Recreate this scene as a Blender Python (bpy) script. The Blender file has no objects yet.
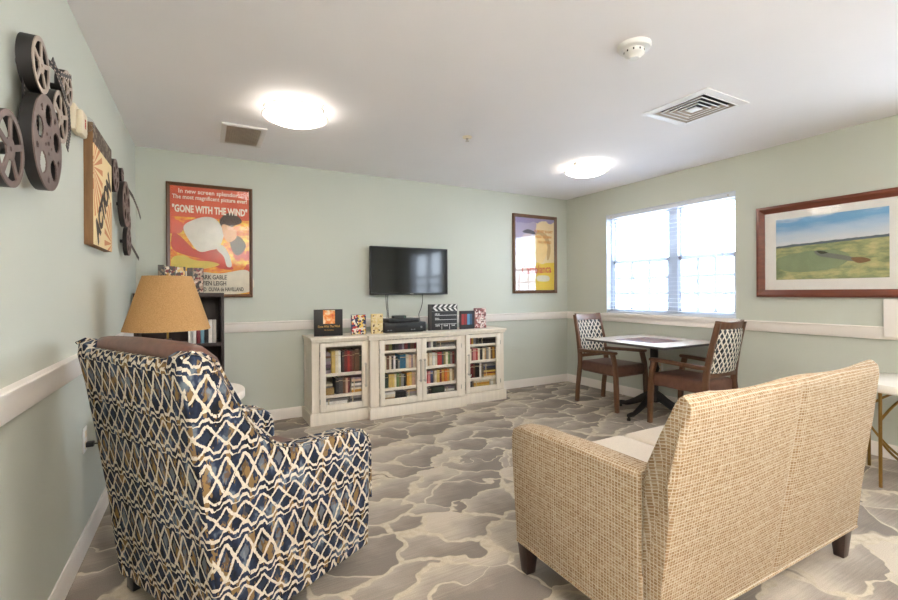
import bpy, bmesh, math, random
from mathutils import Matrix, Vector
rnd = random.Random(7)
S = bpy.context.scene
COL = S.collection
PI = math.pi
S.view_settings.view_transform = 'Standard'
S.view_settings.look = 'None'
S.view_settings.gamma = 1
S.view_settings.use_curve_mapping = False
S.view_settings.exposure = 2.13
S.cycles.max_bounces = 10
S.cycles.diffuse_bounces = 6
S.cycles.transparent_max_bounces = 16
S.cycles.sample_clamp_indirect = 6

# ------------------------------------------------------------------ room numbers
XL, XR, YB, YF, H = -0.513, 4.386, 4.634, -1.7, 2.493
RT, RB, BB = 0.9606, 0.8673, 0.103

# ------------------------------------------------------------------ materials
def lin(c):
    return tuple(((x / 255) / 12.92 if x / 255 <= .04045 else ((x / 255 + .055) / 1.055) ** 2.4) for x in c) + (1.0,)

class NT:
    def __init__(s, name, rough=.6, metal=0.0, spec=.5):
        s.m = bpy.data.materials.new(name); s.m.use_nodes = True
        s.t = s.m.node_tree; s.n = s.t.nodes; s.l = s.t.links
        s.b = s.n['Principled BSDF']
        s.b.inputs['Roughness'].default_value = rough
        s.b.inputs['Metallic'].default_value = metal
        s.b.inputs['Specular IOR Level'].default_value = spec
    def put(s, sock, v):
        if isinstance(v, bpy.types.NodeSocket): s.l.new(v, sock)
        else: sock.default_value = v
    def M(s, op, a, b=None, c=None):
        n = s.n.new('ShaderNodeMath'); n.operation = op
        s.put(n.inputs[0], a)
        if b is not None: s.put(n.inputs[1], b)
        if c is not None: s.put(n.inputs[2], c)
        return n.outputs[0]
    def mix(s, f, a, b):
        n = s.n.new('ShaderNodeMix'); n.data_type = 'RGBA'
        s.put(n.inputs[0], f); s.put(n.inputs[6], a); s.put(n.inputs[7], b)
        return n.outputs[2]
    def coord(s, kind='Object'):
        return s.n.new('ShaderNodeTexCoord').outputs[kind]
    def mapping(s, v, scale=(1, 1, 1), loc=(0, 0, 0), rot=(0, 0, 0)):
        n = s.n.new('ShaderNodeMapping'); s.l.new(v, n.inputs[0])
        n.inputs['Scale'].default_value = scale; n.inputs['Location'].default_value = loc; n.inputs['Rotation'].default_value = rot
        return n.outputs[0]
    def noise(s, v, scale, detail=3, rough=.5, out=0):
        n = s.n.new('ShaderNodeTexNoise'); s.l.new(v, n.inputs['Vector'])
        n.inputs['Scale'].default_value = scale; n.inputs['Detail'].default_value = detail; n.inputs['Roughness'].default_value = rough
        return n.outputs[out]
    def ramp(s, f, stops, interp='LINEAR'):
        n = s.n.new('ShaderNodeValToRGB'); s.l.new(f, n.inputs[0]); r = n.color_ramp; r.interpolation = interp
        while len(r.elements) < len(stops): r.elements.new(.5)
        for e, (p, c) in zip(r.elements, stops): e.position = p; e.color = c
        return n.outputs[0]
    def sep(s, v):
        n = s.n.new('ShaderNodeSeparateXYZ'); s.l.new(v, n.inputs[0]); return n.outputs
    def comb(s, x, y, z=0.0):
        n = s.n.new('ShaderNodeCombineXYZ')
        for i, q in enumerate((x, y, z)): s.put(n.inputs[i], q)
        return n.outputs[0]
    def vadd(s, a, b, scale=None):
        if scale is not None:
            k = s.n.new('ShaderNodeVectorMath'); k.operation = 'SCALE'; s.l.new(b, k.inputs[0]); k.inputs['Scale'].default_value = scale; b = k.outputs[0]
        n = s.n.new('ShaderNodeVectorMath'); n.operation = 'ADD'; s.l.new(a, n.inputs[0]); s.put(n.inputs[1], b); return n.outputs[0]
    def base(s, c): s.put(s.b.inputs['Base Color'], c)
    def bump(s, h, strength=.2, dist=.01):
        n = s.n.new('ShaderNodeBump'); s.l.new(h, n.inputs['Height']); n.inputs['Strength'].default_value = strength; n.inputs['Distance'].default_value = dist
        s.l.new(n.outputs[0], s.b.inputs['Normal'])

_plain = {}
def plain(name, rgb, rough=.6, metal=0.0, spec=.5, var=.06, scale=14):
    if name in _plain: return _plain[name]
    k = NT(name, rough, metal, spec)
    c = lin(rgb)
    f = k.noise(k.coord(), scale, 4)
    lo = tuple(x * (1 - var) for x in c[:3]) + (1,); hi = tuple(min(1, x * (1 + var)) for x in c[:3]) + (1,)
    k.base(k.ramp(f, [(.3, lo), (.7, hi)]))
    _plain[name] = k.m
    return k.m

def wood(name, rgb, rough=.4, axis=2, scale=1.0, con=1.0):
    if name in _plain: return _plain[name]
    k = NT(name, rough)
    sc = [22, 22, 22]; sc[axis] = 2.2
    v = k.mapping(k.coord(), tuple(q * scale for q in sc))
    f = k.noise(v, 1.6, 5, .6)
    c = lin(rgb)
    k.base(k.ramp(f, [(.25, tuple(x * (1 - .38 * con) for x in c[:3]) + (1,)), (.55, c), (.8, tuple(min(1, x * (1 + .35 * con)) for x in c[:3]) + (1,))]))
    k.bump(f, .05, .004)
    _plain[name] = k.m
    return k.m

def paint(name, rgb, rough=.55, tex=.06):
    k = NT(name, rough, 0, .35)
    v = k.coord()
    f = k.noise(v, 1.1, 3)
    c = lin(rgb)
    k.base(k.ramp(f, [(.3, tuple(x * .975 for x in c[:3]) + (1,)), (.7, tuple(min(1, x * 1.02) for x in c[:3]) + (1,))]))
    k.bump(k.noise(v, 160, 2), tex, .002)
    return k.m

def carpet():
    k = NT('carpet_stone_pattern', .95, 0, .1)
    v = k.coord()
    w1 = k.noise(v, 2.1, 3, .55, 1); w2 = k.noise(v, 6.5, 2, .5, 1)
    vv = k.vadd(k.vadd(v, w1, .44), w2, .15)
    vv = k.mapping(vv, (2.5, 4.2, 0.001))
    e = k.n.new('ShaderNodeTexVoronoi'); e.feature = 'DISTANCE_TO_EDGE'; k.l.new(vv, e.inputs['Vector']); e.inputs['Scale'].default_value = 1
    c = k.n.new('ShaderNodeTexVoronoi'); c.feature = 'F1'; k.l.new(vv, c.inputs['Vector']); c.inputs['Scale'].default_value = 1
    cell = k.sep(c.outputs['Color'])
    gap = k.noise(v, 2.4, 2)                                   # veins come and go
    wid = k.M('MULTIPLY', k.M('SUBTRACT', gap, .34), .24)
    wid = k.M('MAXIMUM', wid, .012)
    vein = k.n.new('ShaderNodeMapRange'); vein.interpolation_type = 'SMOOTHSTEP'
    k.l.new(k.M('DIVIDE', e.outputs['Distance'], wid), vein.inputs[0])
    vein.inputs[1].default_value = .6; vein.inputs[2].default_value = 1.15; vein.inputs[3].default_value = 1; vein.inputs[4].default_value = 0
    st = k.noise(k.mapping(v, (3, 70, 1), rot=(0, 0, .25)), 1.5, 3, .65)
    fine = k.noise(v, 260, 2, .7)
    df = k.n.new('ShaderNodeVectorMath'); df.operation = 'SUBTRACT'; k.l.new(vv, df.inputs[0]); k.l.new(c.outputs['Position'], df.inputs[1]); dfs = k.sep(df.outputs[0])
    inner = k.M('MULTIPLY', k.M('POWER', k.M('MINIMUM', k.M('MULTIPLY', e.outputs['Distance'], 2.2), 1.0), .7), .35)
    shade = k.M('ADD', k.M('MULTIPLY', cell[0], .42), k.M('MULTIPLY', k.noise(v, 3.2, 3), .5))
    shade = k.M('ADD', shade, k.M('MULTIPLY', k.M('SUBTRACT', st, .5), .55))
    shade = k.M('SUBTRACT', shade, k.M('MULTIPLY', inner, .30))
    shade = k.M('ADD', shade, k.M('ADD', k.M('MULTIPLY', dfs[1], .55), k.M('MULTIPLY', dfs[0], -.3)))
    stone = k.ramp(shade, [(.10, lin((130, 121, 112))), (.42, lin((154, 144, 133))), (.85, lin((190, 178, 162)))])
    cream = k.ramp(k.noise(v, 30, 3), [(.3, lin((182, 170, 150))), (.7, lin((200, 188, 168)))])
    col = k.mix(vein.outputs[0], stone, cream)
    hs = k.n.new('ShaderNodeHueSaturation'); k.l.new(col, hs.inputs['Color'])
    k.l.new(k.M('ADD', k.M('MULTIPLY', fine, .7), .65), hs.inputs['Value'])
    k.base(hs.outputs[0])
    k.bump(fine, .35, .004)
    return k.m

def ikat(name='ikat_fabric', a=.066, navy=True, grid=1.0):
    k = NT(name, .9, 0, .15)
    uv = k.coord('UV')
    jag = k.noise(k.mapping(uv, (1, .25, 1)), 170, 2, .6, 1)
    jag2 = k.noise(uv, 16, 2, .5, 1)
    p = k.vadd(k.vadd(uv, jag, .009), jag2, .020)
    s_ = k.sep(p); u, v = s_[0], s_[1]
    def tri(x, per):
        return k.M('MULTIPLY', k.M('ABSOLUTE', k.M('SUBTRACT', k.M('FRACT', k.M('DIVIDE', x, per)), .5)), 2.0)
    # rows of outlined diamonds (one tall, one short) parted by double stepped lines
    vm = k.M('MODULO', k.M('ADD', v, 10.0), .285)
    tall = k.M('LESS_THAN', vm, .165)
    w = k.M('ADD', k.M('MULTIPLY', tall, k.M('DIVIDE', vm, .165)), k.M('MULTIPLY', k.M('SUBTRACT', 1.0, tall), k.M('DIVIDE', k.M('SUBTRACT', vm, .165), .12)))
    hgt = k.M('ADD', k.M('MULTIPLY', tall, .045), .12)
    A = tri(u, a)
    bandm = k.M('DIVIDE', .046, hgt)                         # share of the row taken by the stepped lines
    wd_ = k.M('DIVIDE', k.M('SUBTRACT', w, bandm), k.M('SUBTRACT', 1.0, bandm))
    B = k.M('MULTIPLY', k.M('ABSOLUTE', k.M('SUBTRACT', wd_, .5)), 2.0)
    s_d = k.M('ADD', A, B)
    diam = k.M('MULTIPLY', k.M('LESS_THAN', k.M('ABSOLUTE', k.M('SUBTRACT', s_d, 1.0)), .165), k.M('GREATER_THAN', wd_, 0.0))
    step = k.M('MULTIPLY', k.M('MINIMUM', k.M('MAXIMUM', k.M('MULTIPLY', k.M('SUBTRACT', A, .3), 2.5), 0.0), 1.0), .020)
    vb = k.M('ADD', k.M('MULTIPLY', w, hgt), step)           # metres up from the row's foot
    lnA = k.M('LESS_THAN', k.M('ABSOLUTE', k.M('SUBTRACT', vb, .018)), .0056)
    lnB = k.M('LESS_THAN', k.M('ABSOLUTE', k.M('SUBTRACT', vb, .044)), .0056)
    cream = k.M('MAXIMUM', diam, k.M('MAXIMUM', lnA, lnB))
    inner = k.M('LESS_THAN', s_d, .5)
    small_in = k.M('MULTIPLY', inner, k.M('SUBTRACT', 1.0, tall)); tall_in = k.M('MULTIPLY', inner, tall)
    wear = k.noise(k.mapping(uv, (1, .35, 1)), 60, 3, .7)
    cream = k.M('MULTIPLY', cream, k.M('GREATER_THAN', wear, .34))
    f1 = k.noise(k.mapping(uv, (1, .6, 1)), 17, 3, .6)
    f2 = k.noise(k.mapping(uv, (1, .4, 1), loc=(3.1, 1.7, 0)), 26, 3, .6)
    ground = k.ramp(f1, [(.36, lin((28, 29, 34))), (.47, lin((34, 40, 56))), (.57, lin((46, 56, 78))), (.64, lin((104, 114, 124)))])
    ground = k.mix(k.M('MULTIPLY', k.M('GREATER_THAN', f2, .57), .8), ground, lin((140, 112, 70)))
    ground = k.mix(k.M('MULTIPLY', small_in, .75), ground, lin((46, 54, 70)))
    gold = k.mix(k.M('GREATER_THAN', f2, .5), lin((140, 146, 150)), lin((142, 110, 64)))
    ground = k.mix(k.M('MULTIPLY', tall_in, .40), ground, gold)
    cr = k.ramp(k.noise(uv, 90, 2), [(.3, lin((192, 181, 162))), (.7, lin((216, 206, 188)))])
    k.base(k.mix(cream, ground, cr))
    k.bump(k.noise(uv, 420, 2), .25, .002)
    return k.m

def trellis():
    k = NT('trellis_fabric', .85, 0, .2)
    uv = k.coord('UV')
    p = k.vadd(uv, k.noise(uv, 26, 2, .5, 1), .02)
    s_ = k.sep(p); u, v = s_[0], s_[1]
    def tri(x, per):
        return k.M('MULTIPLY', k.M('ABSOLUTE', k.M('SUBTRACT', k.M('FRACT', k.M('DIVIDE', x, per)), .5)), 2.0)
    s = k.M('ADD', tri(u, .052), tri(v, .082))
    ln = k.M('LESS_THAN', k.M('ABSOLUTE', k.M('SUBTRACT', s, 1.0)), .27)
    bar = k.M('LESS_THAN', k.M('ABSOLUTE', k.M('SUBTRACT', k.M('FRACT', k.M('DIVIDE', v, .196)), .5)), .06)
    f = k.noise(uv, 20, 2)
    ground = k.ramp(f, [(.38, lin((36, 38, 42))), (.54, lin((74, 84, 92))), (.66, lin((128, 120, 100)))])
    col = k.mix(ln, ground, lin((232, 226, 212)))
    col = k.mix(k.M('MULTIPLY', bar, k.M('SUBTRACT', 1.0, ln)), col, lin((60, 64, 70)))
    k.base(col)
    return k.m

def tweed():
    k = NT('tweed_fabric', .95, 0, .1)
    uv = k.coord('UV')
    p = k.vadd(uv, k.noise(uv, 60, 2, .5, 1), .0035)
    s_ = k.sep(p); u, v = s_[0], s_[1]
    cu = k.M('DIVIDE', u, .0125); cv = k.M('DIVIDE', v, .0105)
    row = k.M('FLOOR', cv); colm = k.M('FLOOR', cu)
    wn = k.n.new('ShaderNodeTexWhiteNoise'); wn.noise_dimensions = '2D'; k.l.new(k.comb(row, colm), wn.inputs['Vector'])
    wr = k.n.new('ShaderNodeTexWhiteNoise'); wr.noise_dimensions = '1D'; k.l.new(row, wr.inputs['W'])
    wc = k.n.new('ShaderNodeTexWhiteNoise'); wc.noise_dimensions = '1D'; k.l.new(colm, wc.inputs['W'])
    lu = k.M('LESS_THAN', k.M('FRACT', cu), k.M('ADD', k.M('MULTIPLY', wc.outputs[0], .14), .16))
    lv = k.M('LESS_THAN', k.M('FRACT', cv), k.M('ADD', k.M('MULTIPLY', wr.outputs[0], .14), .22))
    ln = k.M('MAXIMUM', lu, lv)
    tan = k.ramp(wn.outputs[0], [(0, lin((132, 106, 74))), (.35, lin((146, 120, 90))), (.7, lin((156, 133, 105))), (1, lin((168, 149, 124)))])
    slub = k.noise(k.mapping(uv, (40, 260, 1)), 1, 3, .7)
    tan = k.mix(k.M('MULTIPLY', k.M('GREATER_THAN', slub, .54), .38), tan, lin((146, 112, 76)))
    cr = k.ramp(k.noise(uv, 200, 2), [(.3, lin((186, 174, 155))), (.7, lin((208, 198, 182)))])
    dk_ = k.M('MULTIPLY', k.M('LESS_THAN', k.M('FRACT', k.M('ADD', k.M('MULTIPLY', cv, .5), .1)), .17), k.M('GREATER_THAN', k.noise(k.mapping(uv, (60, 300, 1)), 1, 2), .44))
    k.base(k.mix(k.M('MULTIPLY', dk_, .5), k.mix(k.M('MULTIPLY', ln, .75), tan, cr), lin((128, 98, 68))))
    k.bump(k.M('ADD', ln, k.M('MULTIPLY', k.noise(uv, 500, 2), .6)), .45, .002)
    return k.m

def glass(name, ior=1.45, rough=.0, tint=(1, 1, 1, 1)):
    """thin clear sheet: both faces reflect by the same Fresnel curve"""
    m = bpy.data.materials.new(name); m.use_nodes = True
    n = m.node_tree.nodes; l = m.node_tree.links; n.clear()
    o = n.new('ShaderNodeOutputMaterial'); mx = n.new('ShaderNodeMixShader'); t = n.new('ShaderNodeBsdfTransparent'); g = n.new('ShaderNodeBsdfGlossy')
    f = n.new('ShaderNodeLayerWeight'); f.inputs[0].default_value = .5
    p = n.new('ShaderNodeMath'); p.operation = 'POWER'; l.new(f.outputs['Facing'], p.inputs[0]); p.inputs[1].default_value = 5
    f0 = ((ior - 1) / (ior + 1)) ** 2
    q = n.new('ShaderNodeMath'); q.operation = 'MULTIPLY_ADD'; l.new(p.outputs[0], q.inputs[0]); q.inputs[1].default_value = 1 - f0; q.inputs[2].default_value = f0
    g.inputs['Roughness'].default_value = rough; t.inputs[0].default_value = tint
    l.new(q.outputs[0], mx.inputs[0]); l.new(t.outputs[0], mx.inputs[1]); l.new(g.outputs[0], mx.inputs[2]); l.new(mx.outputs[0], o.inputs[0])
    return m

def emit(name, rgb, strength):
    k = NT(name, .5); k.b.inputs['Base Color'].default_value = lin(rgb)
    k.b.inputs['Emission Color'].default_value = lin(rgb); k.b.inputs['Emission Strength'].default_value = strength
    return k.m

LAMP = 4.0
SKY = 3.5
UPLIGHT = 270.0
M_wall = paint('sage_wall_paint', (199, 202, 191))
M_ceil = paint('ceiling_paint', (243, 240, 241), .7, .1)
M_trim = paint('trim_white_paint', (238, 231, 224), .35, .0)
M_carpet = carpet()
M_ikat = ikat()
M_trellis = trellis()
M_tweed = tweed()
M_seatlin = plain('loveseat_seat_linen', (206, 194, 178), .95, 0, .1, .08, 300)
M_leather = plain('brown_leather', (98, 66, 54), .42, 0, .5, .18, 40)
M_seatleather = plain('chair_seat_leather', (104, 70, 56), .42, 0, .5, .16, 30)
M_darkwood = wood('walnut_chair_wood', (104, 70, 48), .35)
M_espresso = wood('espresso_bookcase_wood', (52, 37, 34), .5)
M_legwood = wood('dark_leg_wood', (58, 42, 36), .35)
M_cream = wood('antique_cream_paint', (230, 220, 204), .5, 2, 1.0, .22)
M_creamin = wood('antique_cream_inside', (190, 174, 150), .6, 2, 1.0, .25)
M_frame = wood('brown_frame_wood', (104, 72, 48), .35)
M_frame_red = wood('mahogany_frame_wood', (116, 62, 44), .3, 1)
M_black = plain('black_plastic', (22, 22, 24), .35, 0, .5, .1)
M_screen = NT('tv_screen_glass', .08, 0, .6); M_screen.base(lin((14, 14, 15))); M_screen = M_screen.m
M_iron = plain('black_iron', (30, 28, 28), .45, .3, .5, .15)
M_chrome = plain('brushed_nickel', (186, 180, 170), .3, .5, .5, .04)
M_gold = plain('antique_gold_metal', (150, 116, 60), .35, .9, .5, .12)
M_reel = plain('bronze_reel_metal', (116, 98, 92), .5, .15, .5, .18, 18)
M_reelblack = plain('black_film_band', (34, 30, 30), .5, .2, .5, .2)
M_reelsilver = plain('worn_steel_reel', (176, 160, 148), .45, .5, .5, .12)
M_white = plain('white_plastic', (232, 230, 226), .45, 0, .4, .02)
M_almond = plain('almond_plastic', (228, 214, 188), .45, 0, .4, .03)
M_table_white = plain('white_stone_top', (236, 228, 218), .3, 0, .5, .04, 8)
M_shade = NT('burlap_lampshade', .9, 0, .1)
_v = M_shade.coord(); _f = M_shade.noise(_v, 190, 3, .7)
M_shade.base(M_shade.ramp(_f, [(.3, lin((164, 124, 80))), (.7, lin((196, 156, 108)))])); M_shade.bump(_f, .3, .002); M_shade = M_shade.m
M_blind = plain('white_blind_slat', (214, 218, 226), .45, 0, .4, .02)
M_vinyl = plain('white_window_vinyl', (206, 212, 222), .4, 0, .4, .02)
M_glass = glass('clear_window_glass', 1.2)
M_cabglass = glass('cabinet_door_glass', 1.35)
M_picglass = glass('picture_glass', 1.26, .01)
M_lamp = emit('ceiling_lamp_diffuser', (255, 246, 236), LAMP)
M_ventdark = plain('dark_duct', (40, 40, 44), .8)
M_ventwhite = plain('white_vent_metal', (232, 228, 226), .4, 0, .4, .02)
M_ventbrown = plain('tan_vent_louver', (192, 176, 158), .6)
M_page = plain('book_pages', (214, 202, 178), .8)

# ------------------------------------------------------------------ mesh building
class MB:
    def __init__(s): s.bm = bmesh.new(); s.mi = 0
    def add(s, bm, M=None, mi=None):
        mi = s.mi if mi is None else mi
        if M is not None: bmesh.ops.transform(bm, matrix=M, verts=bm.verts)
        for f in bm.faces: f.material_index = mi
        t = bpy.data.meshes.new('t'); bm.to_mesh(t); bm.free(); s.bm.from_mesh(t); bpy.data.meshes.remove(t)
        return s
    def box(s, a, b, bev=0.0, seg=2, M=None, mi=None, taper=None):
        bm = bmesh.new(); bmesh.ops.create_cube(bm, size=1)
        c = [(a[i] + b[i]) / 2 for i in range(3)]; d = [abs(b[i] - a[i]) for i in range(3)]
        for v in bm.verts:
            k = 1.0
            if taper is not None and v.co.z < 0: k = taper
            v.co = Vector((c[0] + v.co.x * d[0] * k, c[1] + v.co.y * d[1] * k, c[2] + v.co.z * d[2]))
        if bev > 0: bmesh.ops.bevel(bm, geom=list(bm.edges), offset=min(bev, min(d) * .49), segments=seg, profile=.5, affect='EDGES')
        return s.add(bm, M, mi)
    def prism(s, pts, axis, a, b, bev=0.0, seg=2, M=None, mi=None):
        # pts 2-D in the plane perpendicular to axis: x->(y,z) y->(x,z) z->(x,y)
        bm = bmesh.new()
        def P(p, q):
            return {'x': (q, p[0], p[1]), 'y': (p[0], q, p[1]), 'z': (p[0], p[1], q)}[axis]
        va = [bm.verts.new(P(p, a)) for p in pts]; vb = [bm.verts.new(P(p, b)) for p in pts]
        n = len(pts)
        ca = bm.faces.new(va); cb = bm.faces.new(list(reversed(vb)))
        for i in range(n): bm.faces.new((va[i], vb[i], vb[(i + 1) % n], va[(i + 1) % n]))
        bmesh.ops.recalc_face_normals(bm, faces=bm.faces)
        if bev > 0:
            ed = list(set(ca.edges) | set(cb.edges))
            bmesh.ops.bevel(bm, geom=ed, offset=bev, segments=seg, profile=.5, affect='EDGES', clamp_overlap=True)
        return s.add(bm, M, mi)
    def lathe(s, prof, c=(0, 0, 0), n=32, M=None, mi=None, axis='z'):
        bm = bmesh.new(); rings = []
        for r, z in prof:
            if r < 1e-6: rings.append([bm.verts.new((0, 0, z))])
            else: rings.append([bm.verts.new((r * math.cos(2 * PI * i / n), r * math.sin(2 * PI * i / n), z)) for i in range(n)])
        for A, B in zip(rings, rings[1:]):
            for i in range(n):
                j = (i + 1) % n
                if len(A) == 1 and len(B) == 1: continue
                if len(A) == 1: bm.faces.new((A[0], B[i], B[j]))
                elif len(B) == 1: bm.faces.new((A[i], B[0], A[j]))
                else: bm.faces.new((A[i], B[i], B[j], A[j]))
        bmesh.ops.recalc_face_normals(bm, faces=bm.faces)
        R = {'z': Matrix.Identity(4), 'x': Matrix.Rotation(PI / 2, 4, 'Y'), 'y': Matrix.Rotation(-PI / 2, 4, 'X')}[axis]
        T = Matrix.Translation(c) @ R
        return s.add(bm, (M @ T) if M is not None else T, mi)
    def tube(s, pts, r, n=10, M=None, mi=None, closed=False, squash=None):
        pts = [Vector(p) for p in pts]; bm = bmesh.new(); rings = []
        N = len(pts)
        rs = r if isinstance(r, (list, tuple)) else [r] * N
        up = Vector((0, 0, 1)); prevx = None
        for i, p in enumerate(pts):
            if closed: t = (pts[(i + 1) % N] - pts[i - 1])
            else: t = pts[min(i + 1, N - 1)] - pts[max(i - 1, 0)]
            t.normalize()
            if prevx is None:
                x = t.cross(up)
                if x.length < 1e-3: x = t.cross(Vector((0, 1, 0)))
            else: x = prevx - t * prevx.dot(t)
            x.normalize(); y = t.cross(x); prevx = x
            sq = squash or (1, 1)
            rings.append([bm.verts.new(p + x * (rs[i] * sq[0] * math.cos(2 * PI * k / n)) + y * (rs[i] * sq[1] * math.sin(2 * PI * k / n))) for k in range(n)])
        for i in range(N if closed else N - 1):
            A, B = rings[i], rings[(i + 1) % N]
            for k in range(n):
                j = (k + 1) % n; bm.faces.new((A[k], A[j], B[j], B[k]))
        if not closed:
            bm.faces.new(list(reversed(rings[0]))); bm.faces.new(rings[-1])
        bmesh.ops.recalc_face_normals(bm, faces=bm.faces)
        return s.add(bm, M, mi)
    def poly(s, pts, mi=0):
        vs = [s.bm.verts.new(p) for p in pts]; f = s.bm.faces.new(vs); f.material_index = mi; return s

ROOT = {}
def finish(name, mb, mats, parent=None, world=True, smooth=35, uv=True, warp=None):
    bm = mb.bm
    if warp:
        for v in bm.verts: v.co = Vector(warp(*v.co))
    me = bpy.data.meshes.new(name)
    if uv:
        L = bm.loops.layers.uv.new('UVMap')
        bm.normal_update()
        for f in bm.faces:
            n = f.normal; a = max(range(3), key=lambda i: abs(n[i]))
            for lp in f.loops:
                c = lp.vert.co
                lp[L].uv = (c.y, c.z) if a == 0 else ((c.x, c.z) if a == 1 else (c.x, c.y))
    bm.to_mesh(me); bm.free()
    if not isinstance(mats, (list, tuple)): mats = [mats]
    for m in mats: me.materials.append(m)
    if smooth is not None:
        for p in me.polygons: p.use_smooth = True
        me.set_sharp_from_angle(angle=math.radians(smooth))
    o = bpy.data.objects.new(name, me); COL.objects.link(o)
    if parent is not None:
        r = parent
        while r.parent is not None: r = r.parent
        if world and r.name in ROOT: me.transform(ROOT[r.name].inverted())
        o.parent = parent
    return o

def thing(name, label, cat, loc=(0, 0, 0), rz=0.0, group=None):
    o = bpy.data.objects.new(name, None); COL.objects.link(o); o.empty_display_size = .1
    o.location = loc; o.rotation_euler = (0, 0, rz)
    ROOT[o.name] = Matrix.Translation(loc) @ Matrix.Rotation(rz, 4, 'Z')
    return tag(o, label, cat, group)
def tag(o, label, cat, group=None):
    o['label'] = label; o['category'] = cat
    if group: o['group'] = group
    return o
def solo(name, mb, mats, label, cat, group=None, base=None, **kw):
    """a thing that is one mesh: origin at its base"""
    o = finish(name, mb, mats, **kw)
    cs = [v.co for v in o.data.vertices]
    lo = Vector((min(c.x for c in cs), min(c.y for c in cs), min(c.z for c in cs))); hi = Vector((max(c.x for c in cs), max(c.y for c in cs), max(c.z for c in cs)))
    b = Vector(((lo.x + hi.x) / 2, (lo.y + hi.y) / 2, lo.z))
    o.data.transform(Matrix.Translation(-b)); o.location = b
    return tag(o, label, cat, group)
def struct(name, mb, mats, **kw):
    o = finish(name, mb, mats, **kw); o['kind'] = 'structure'; return o
def dup(root, loc, rz, label, group=None):
    r = root.copy(); COL.objects.link(r); r.location = loc; r.rotation_euler = (0, 0, rz); r['label'] = label
    ROOT[r.name] = Matrix.Translation(loc) @ Matrix.Rotation(rz, 4, 'Z')
    if group: r['group'] = group
    for ch in list(root.children):
        c = ch.copy(); COL.objects.link(c); c.parent = r
        for g in list(ch.children):
            d = g.copy(); COL.objects.link(d); d.parent = c
    return r
def child(name, mb, mats, parent, label=None, **kw):
    o = finish(name, mb, mats, parent, **kw)
    if label: o['label'] = label
    return o

def text_mb(lines, mi=0):
    """lines: (text, size, matrix, bold, xscale)"""
    mb = MB()
    for body, size, M, bold, xs in lines:
        cu = bpy.data.curves.new('txt', 'FONT'); cu.body = body; cu.size = size; cu.align_x = 'CENTER'; cu.align_y = 'CENTER'
        cu.offset = bold; cu.extrude = .0004; cu.resolution_u = 2
        o = bpy.data.objects.new('txt', cu); COL.objects.link(o)
        dg = bpy.context.evaluated_depsgraph_get(); dg.update()
        me = bpy.data.meshes.new_from_object(o.evaluated_get(dg))
        bm = bmesh.new(); bm.from_mesh(me)
        bpy.data.objects.remove(o); bpy.data.curves.remove(cu); bpy.data.meshes.remove(me)
        mb.add(bm, M @ Matrix.Diagonal((xs, 1, 1, 1)), mi)
    return mb
# plane frames: text x/y axes to world
def on_back(x, y, z, rot=0):   # facing -Y
    return Matrix.Translation((x, y, z)) @ Matrix.Rotation(PI / 2, 4, 'X') @ Matrix.Rotation(rot, 4, 'Z')
def on_right(x, y, z, rot=0):  # facing -X
    return Matrix.Translation((x, y, z)) @ Matrix.Rotation(-PI / 2, 4, 'Z') @ Matrix.Rotation(PI / 2, 4, 'X') @ Matrix.Rotation(rot, 4, 'Z')
def on_left(x, y, z, rot=0):   # facing +X
    return Matrix.Translation((x, y, z)) @ Matrix.Rotation(PI / 2, 4, 'Z') @ Matrix.Rotation(PI / 2, 4, 'X') @ Matrix.Rotation(rot, 4, 'Z')

# ------------------------------------------------------------------ room shell
T = .14
WY0, WY1, WZ0, WZ1 = 2.40, 3.945, .955, 2.172
V0, V1 = -.80, .745                # the second window, nearer than the frame's edge
struct('floor', MB().box((XL - T, YF - T, -.1), (XR + T, YB + T, 0)), M_carpet)
struct('ceiling', MB().box((XL - T, YF - T, H), (XR + T, YB + T, H + .1)), M_ceil)
struct('wall_left', MB().box((XL - T, YF, 0), (XL, YB, H)), M_wall)
struct('wall_back', MB().box((XL - T, YB, 0), (XR + T, YB + T, H)), M_wall)
struct('wall_front', MB().box((XL - T, YF - T, 0), (XR + T, YF, H)), M_wall)
w = MB()
w.box((XR, YF, 0), (XR + T, V0, H)); w.box((XR, V1, 0), (XR + T, WY0, H)); w.box((XR, V0, 0), (XR + T, V1, WZ0 - .02)); w.box((XR, V0, WZ1), (XR + T, V1, H)); w.box((XR, WY1, 0), (XR + T, YB, H)); w.box((XR, WY0, 0), (XR + T, WY1, WZ0 - .02)); w.box((XR, WY0, WZ1), (XR + T, WY1, H))
struct('wall_right', w, M_wall)
def basebd(a, b, side):
    prof = [(0, 0), (.014, 0), (.014, .075), (.011, .09), (.006, BB), (0, BB)]
    mb = MB()
    if side == 'left': mb.prism([(XL + p, z) for p, z in prof], 'y', a, b)
    if side == 'right': mb.prism([(XR - p, z) for p, z in prof], 'y', a, b)
    if side == 'back': mb.prism([(YB - p, z) for p, z in prof], 'x', a, b)
    if side == 'front': mb.prism([(YF + p, z) for p, z in prof], 'x', a, b)
    return mb
def rail(a, b, side):
    prof = [(0, RB), (.02, RB), (.024, RB + .006), (.024, RT - .016), (.034, RT - .012), (.034, RT - .003), (.030, RT), (0, RT)]
    mb = MB()
    if side == 'left': mb.prism([(XL + p, z) for p, z in prof], 'y', a, b)
    if side == 'right': mb.prism([(XR - p, z) for p, z in prof], 'y', a, b)
    if side == 'back': mb.prism([(YB - p, z) for p, z in prof], 'x', a, b)
    if side == 'front': mb.prism([(YF + p, z) for p, z in prof], 'x', a, b)
    return mb
struct('baseboard_left', basebd(YF, YB, 'left'), M_trim); struct('baseboard_right', basebd(YF, YB, 'right'), M_trim); struct('baseboard_back', basebd(XL, XR, 'back'), M_trim); struct('baseboard_front', basebd(XL, XR, 'front'), M_trim)
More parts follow.
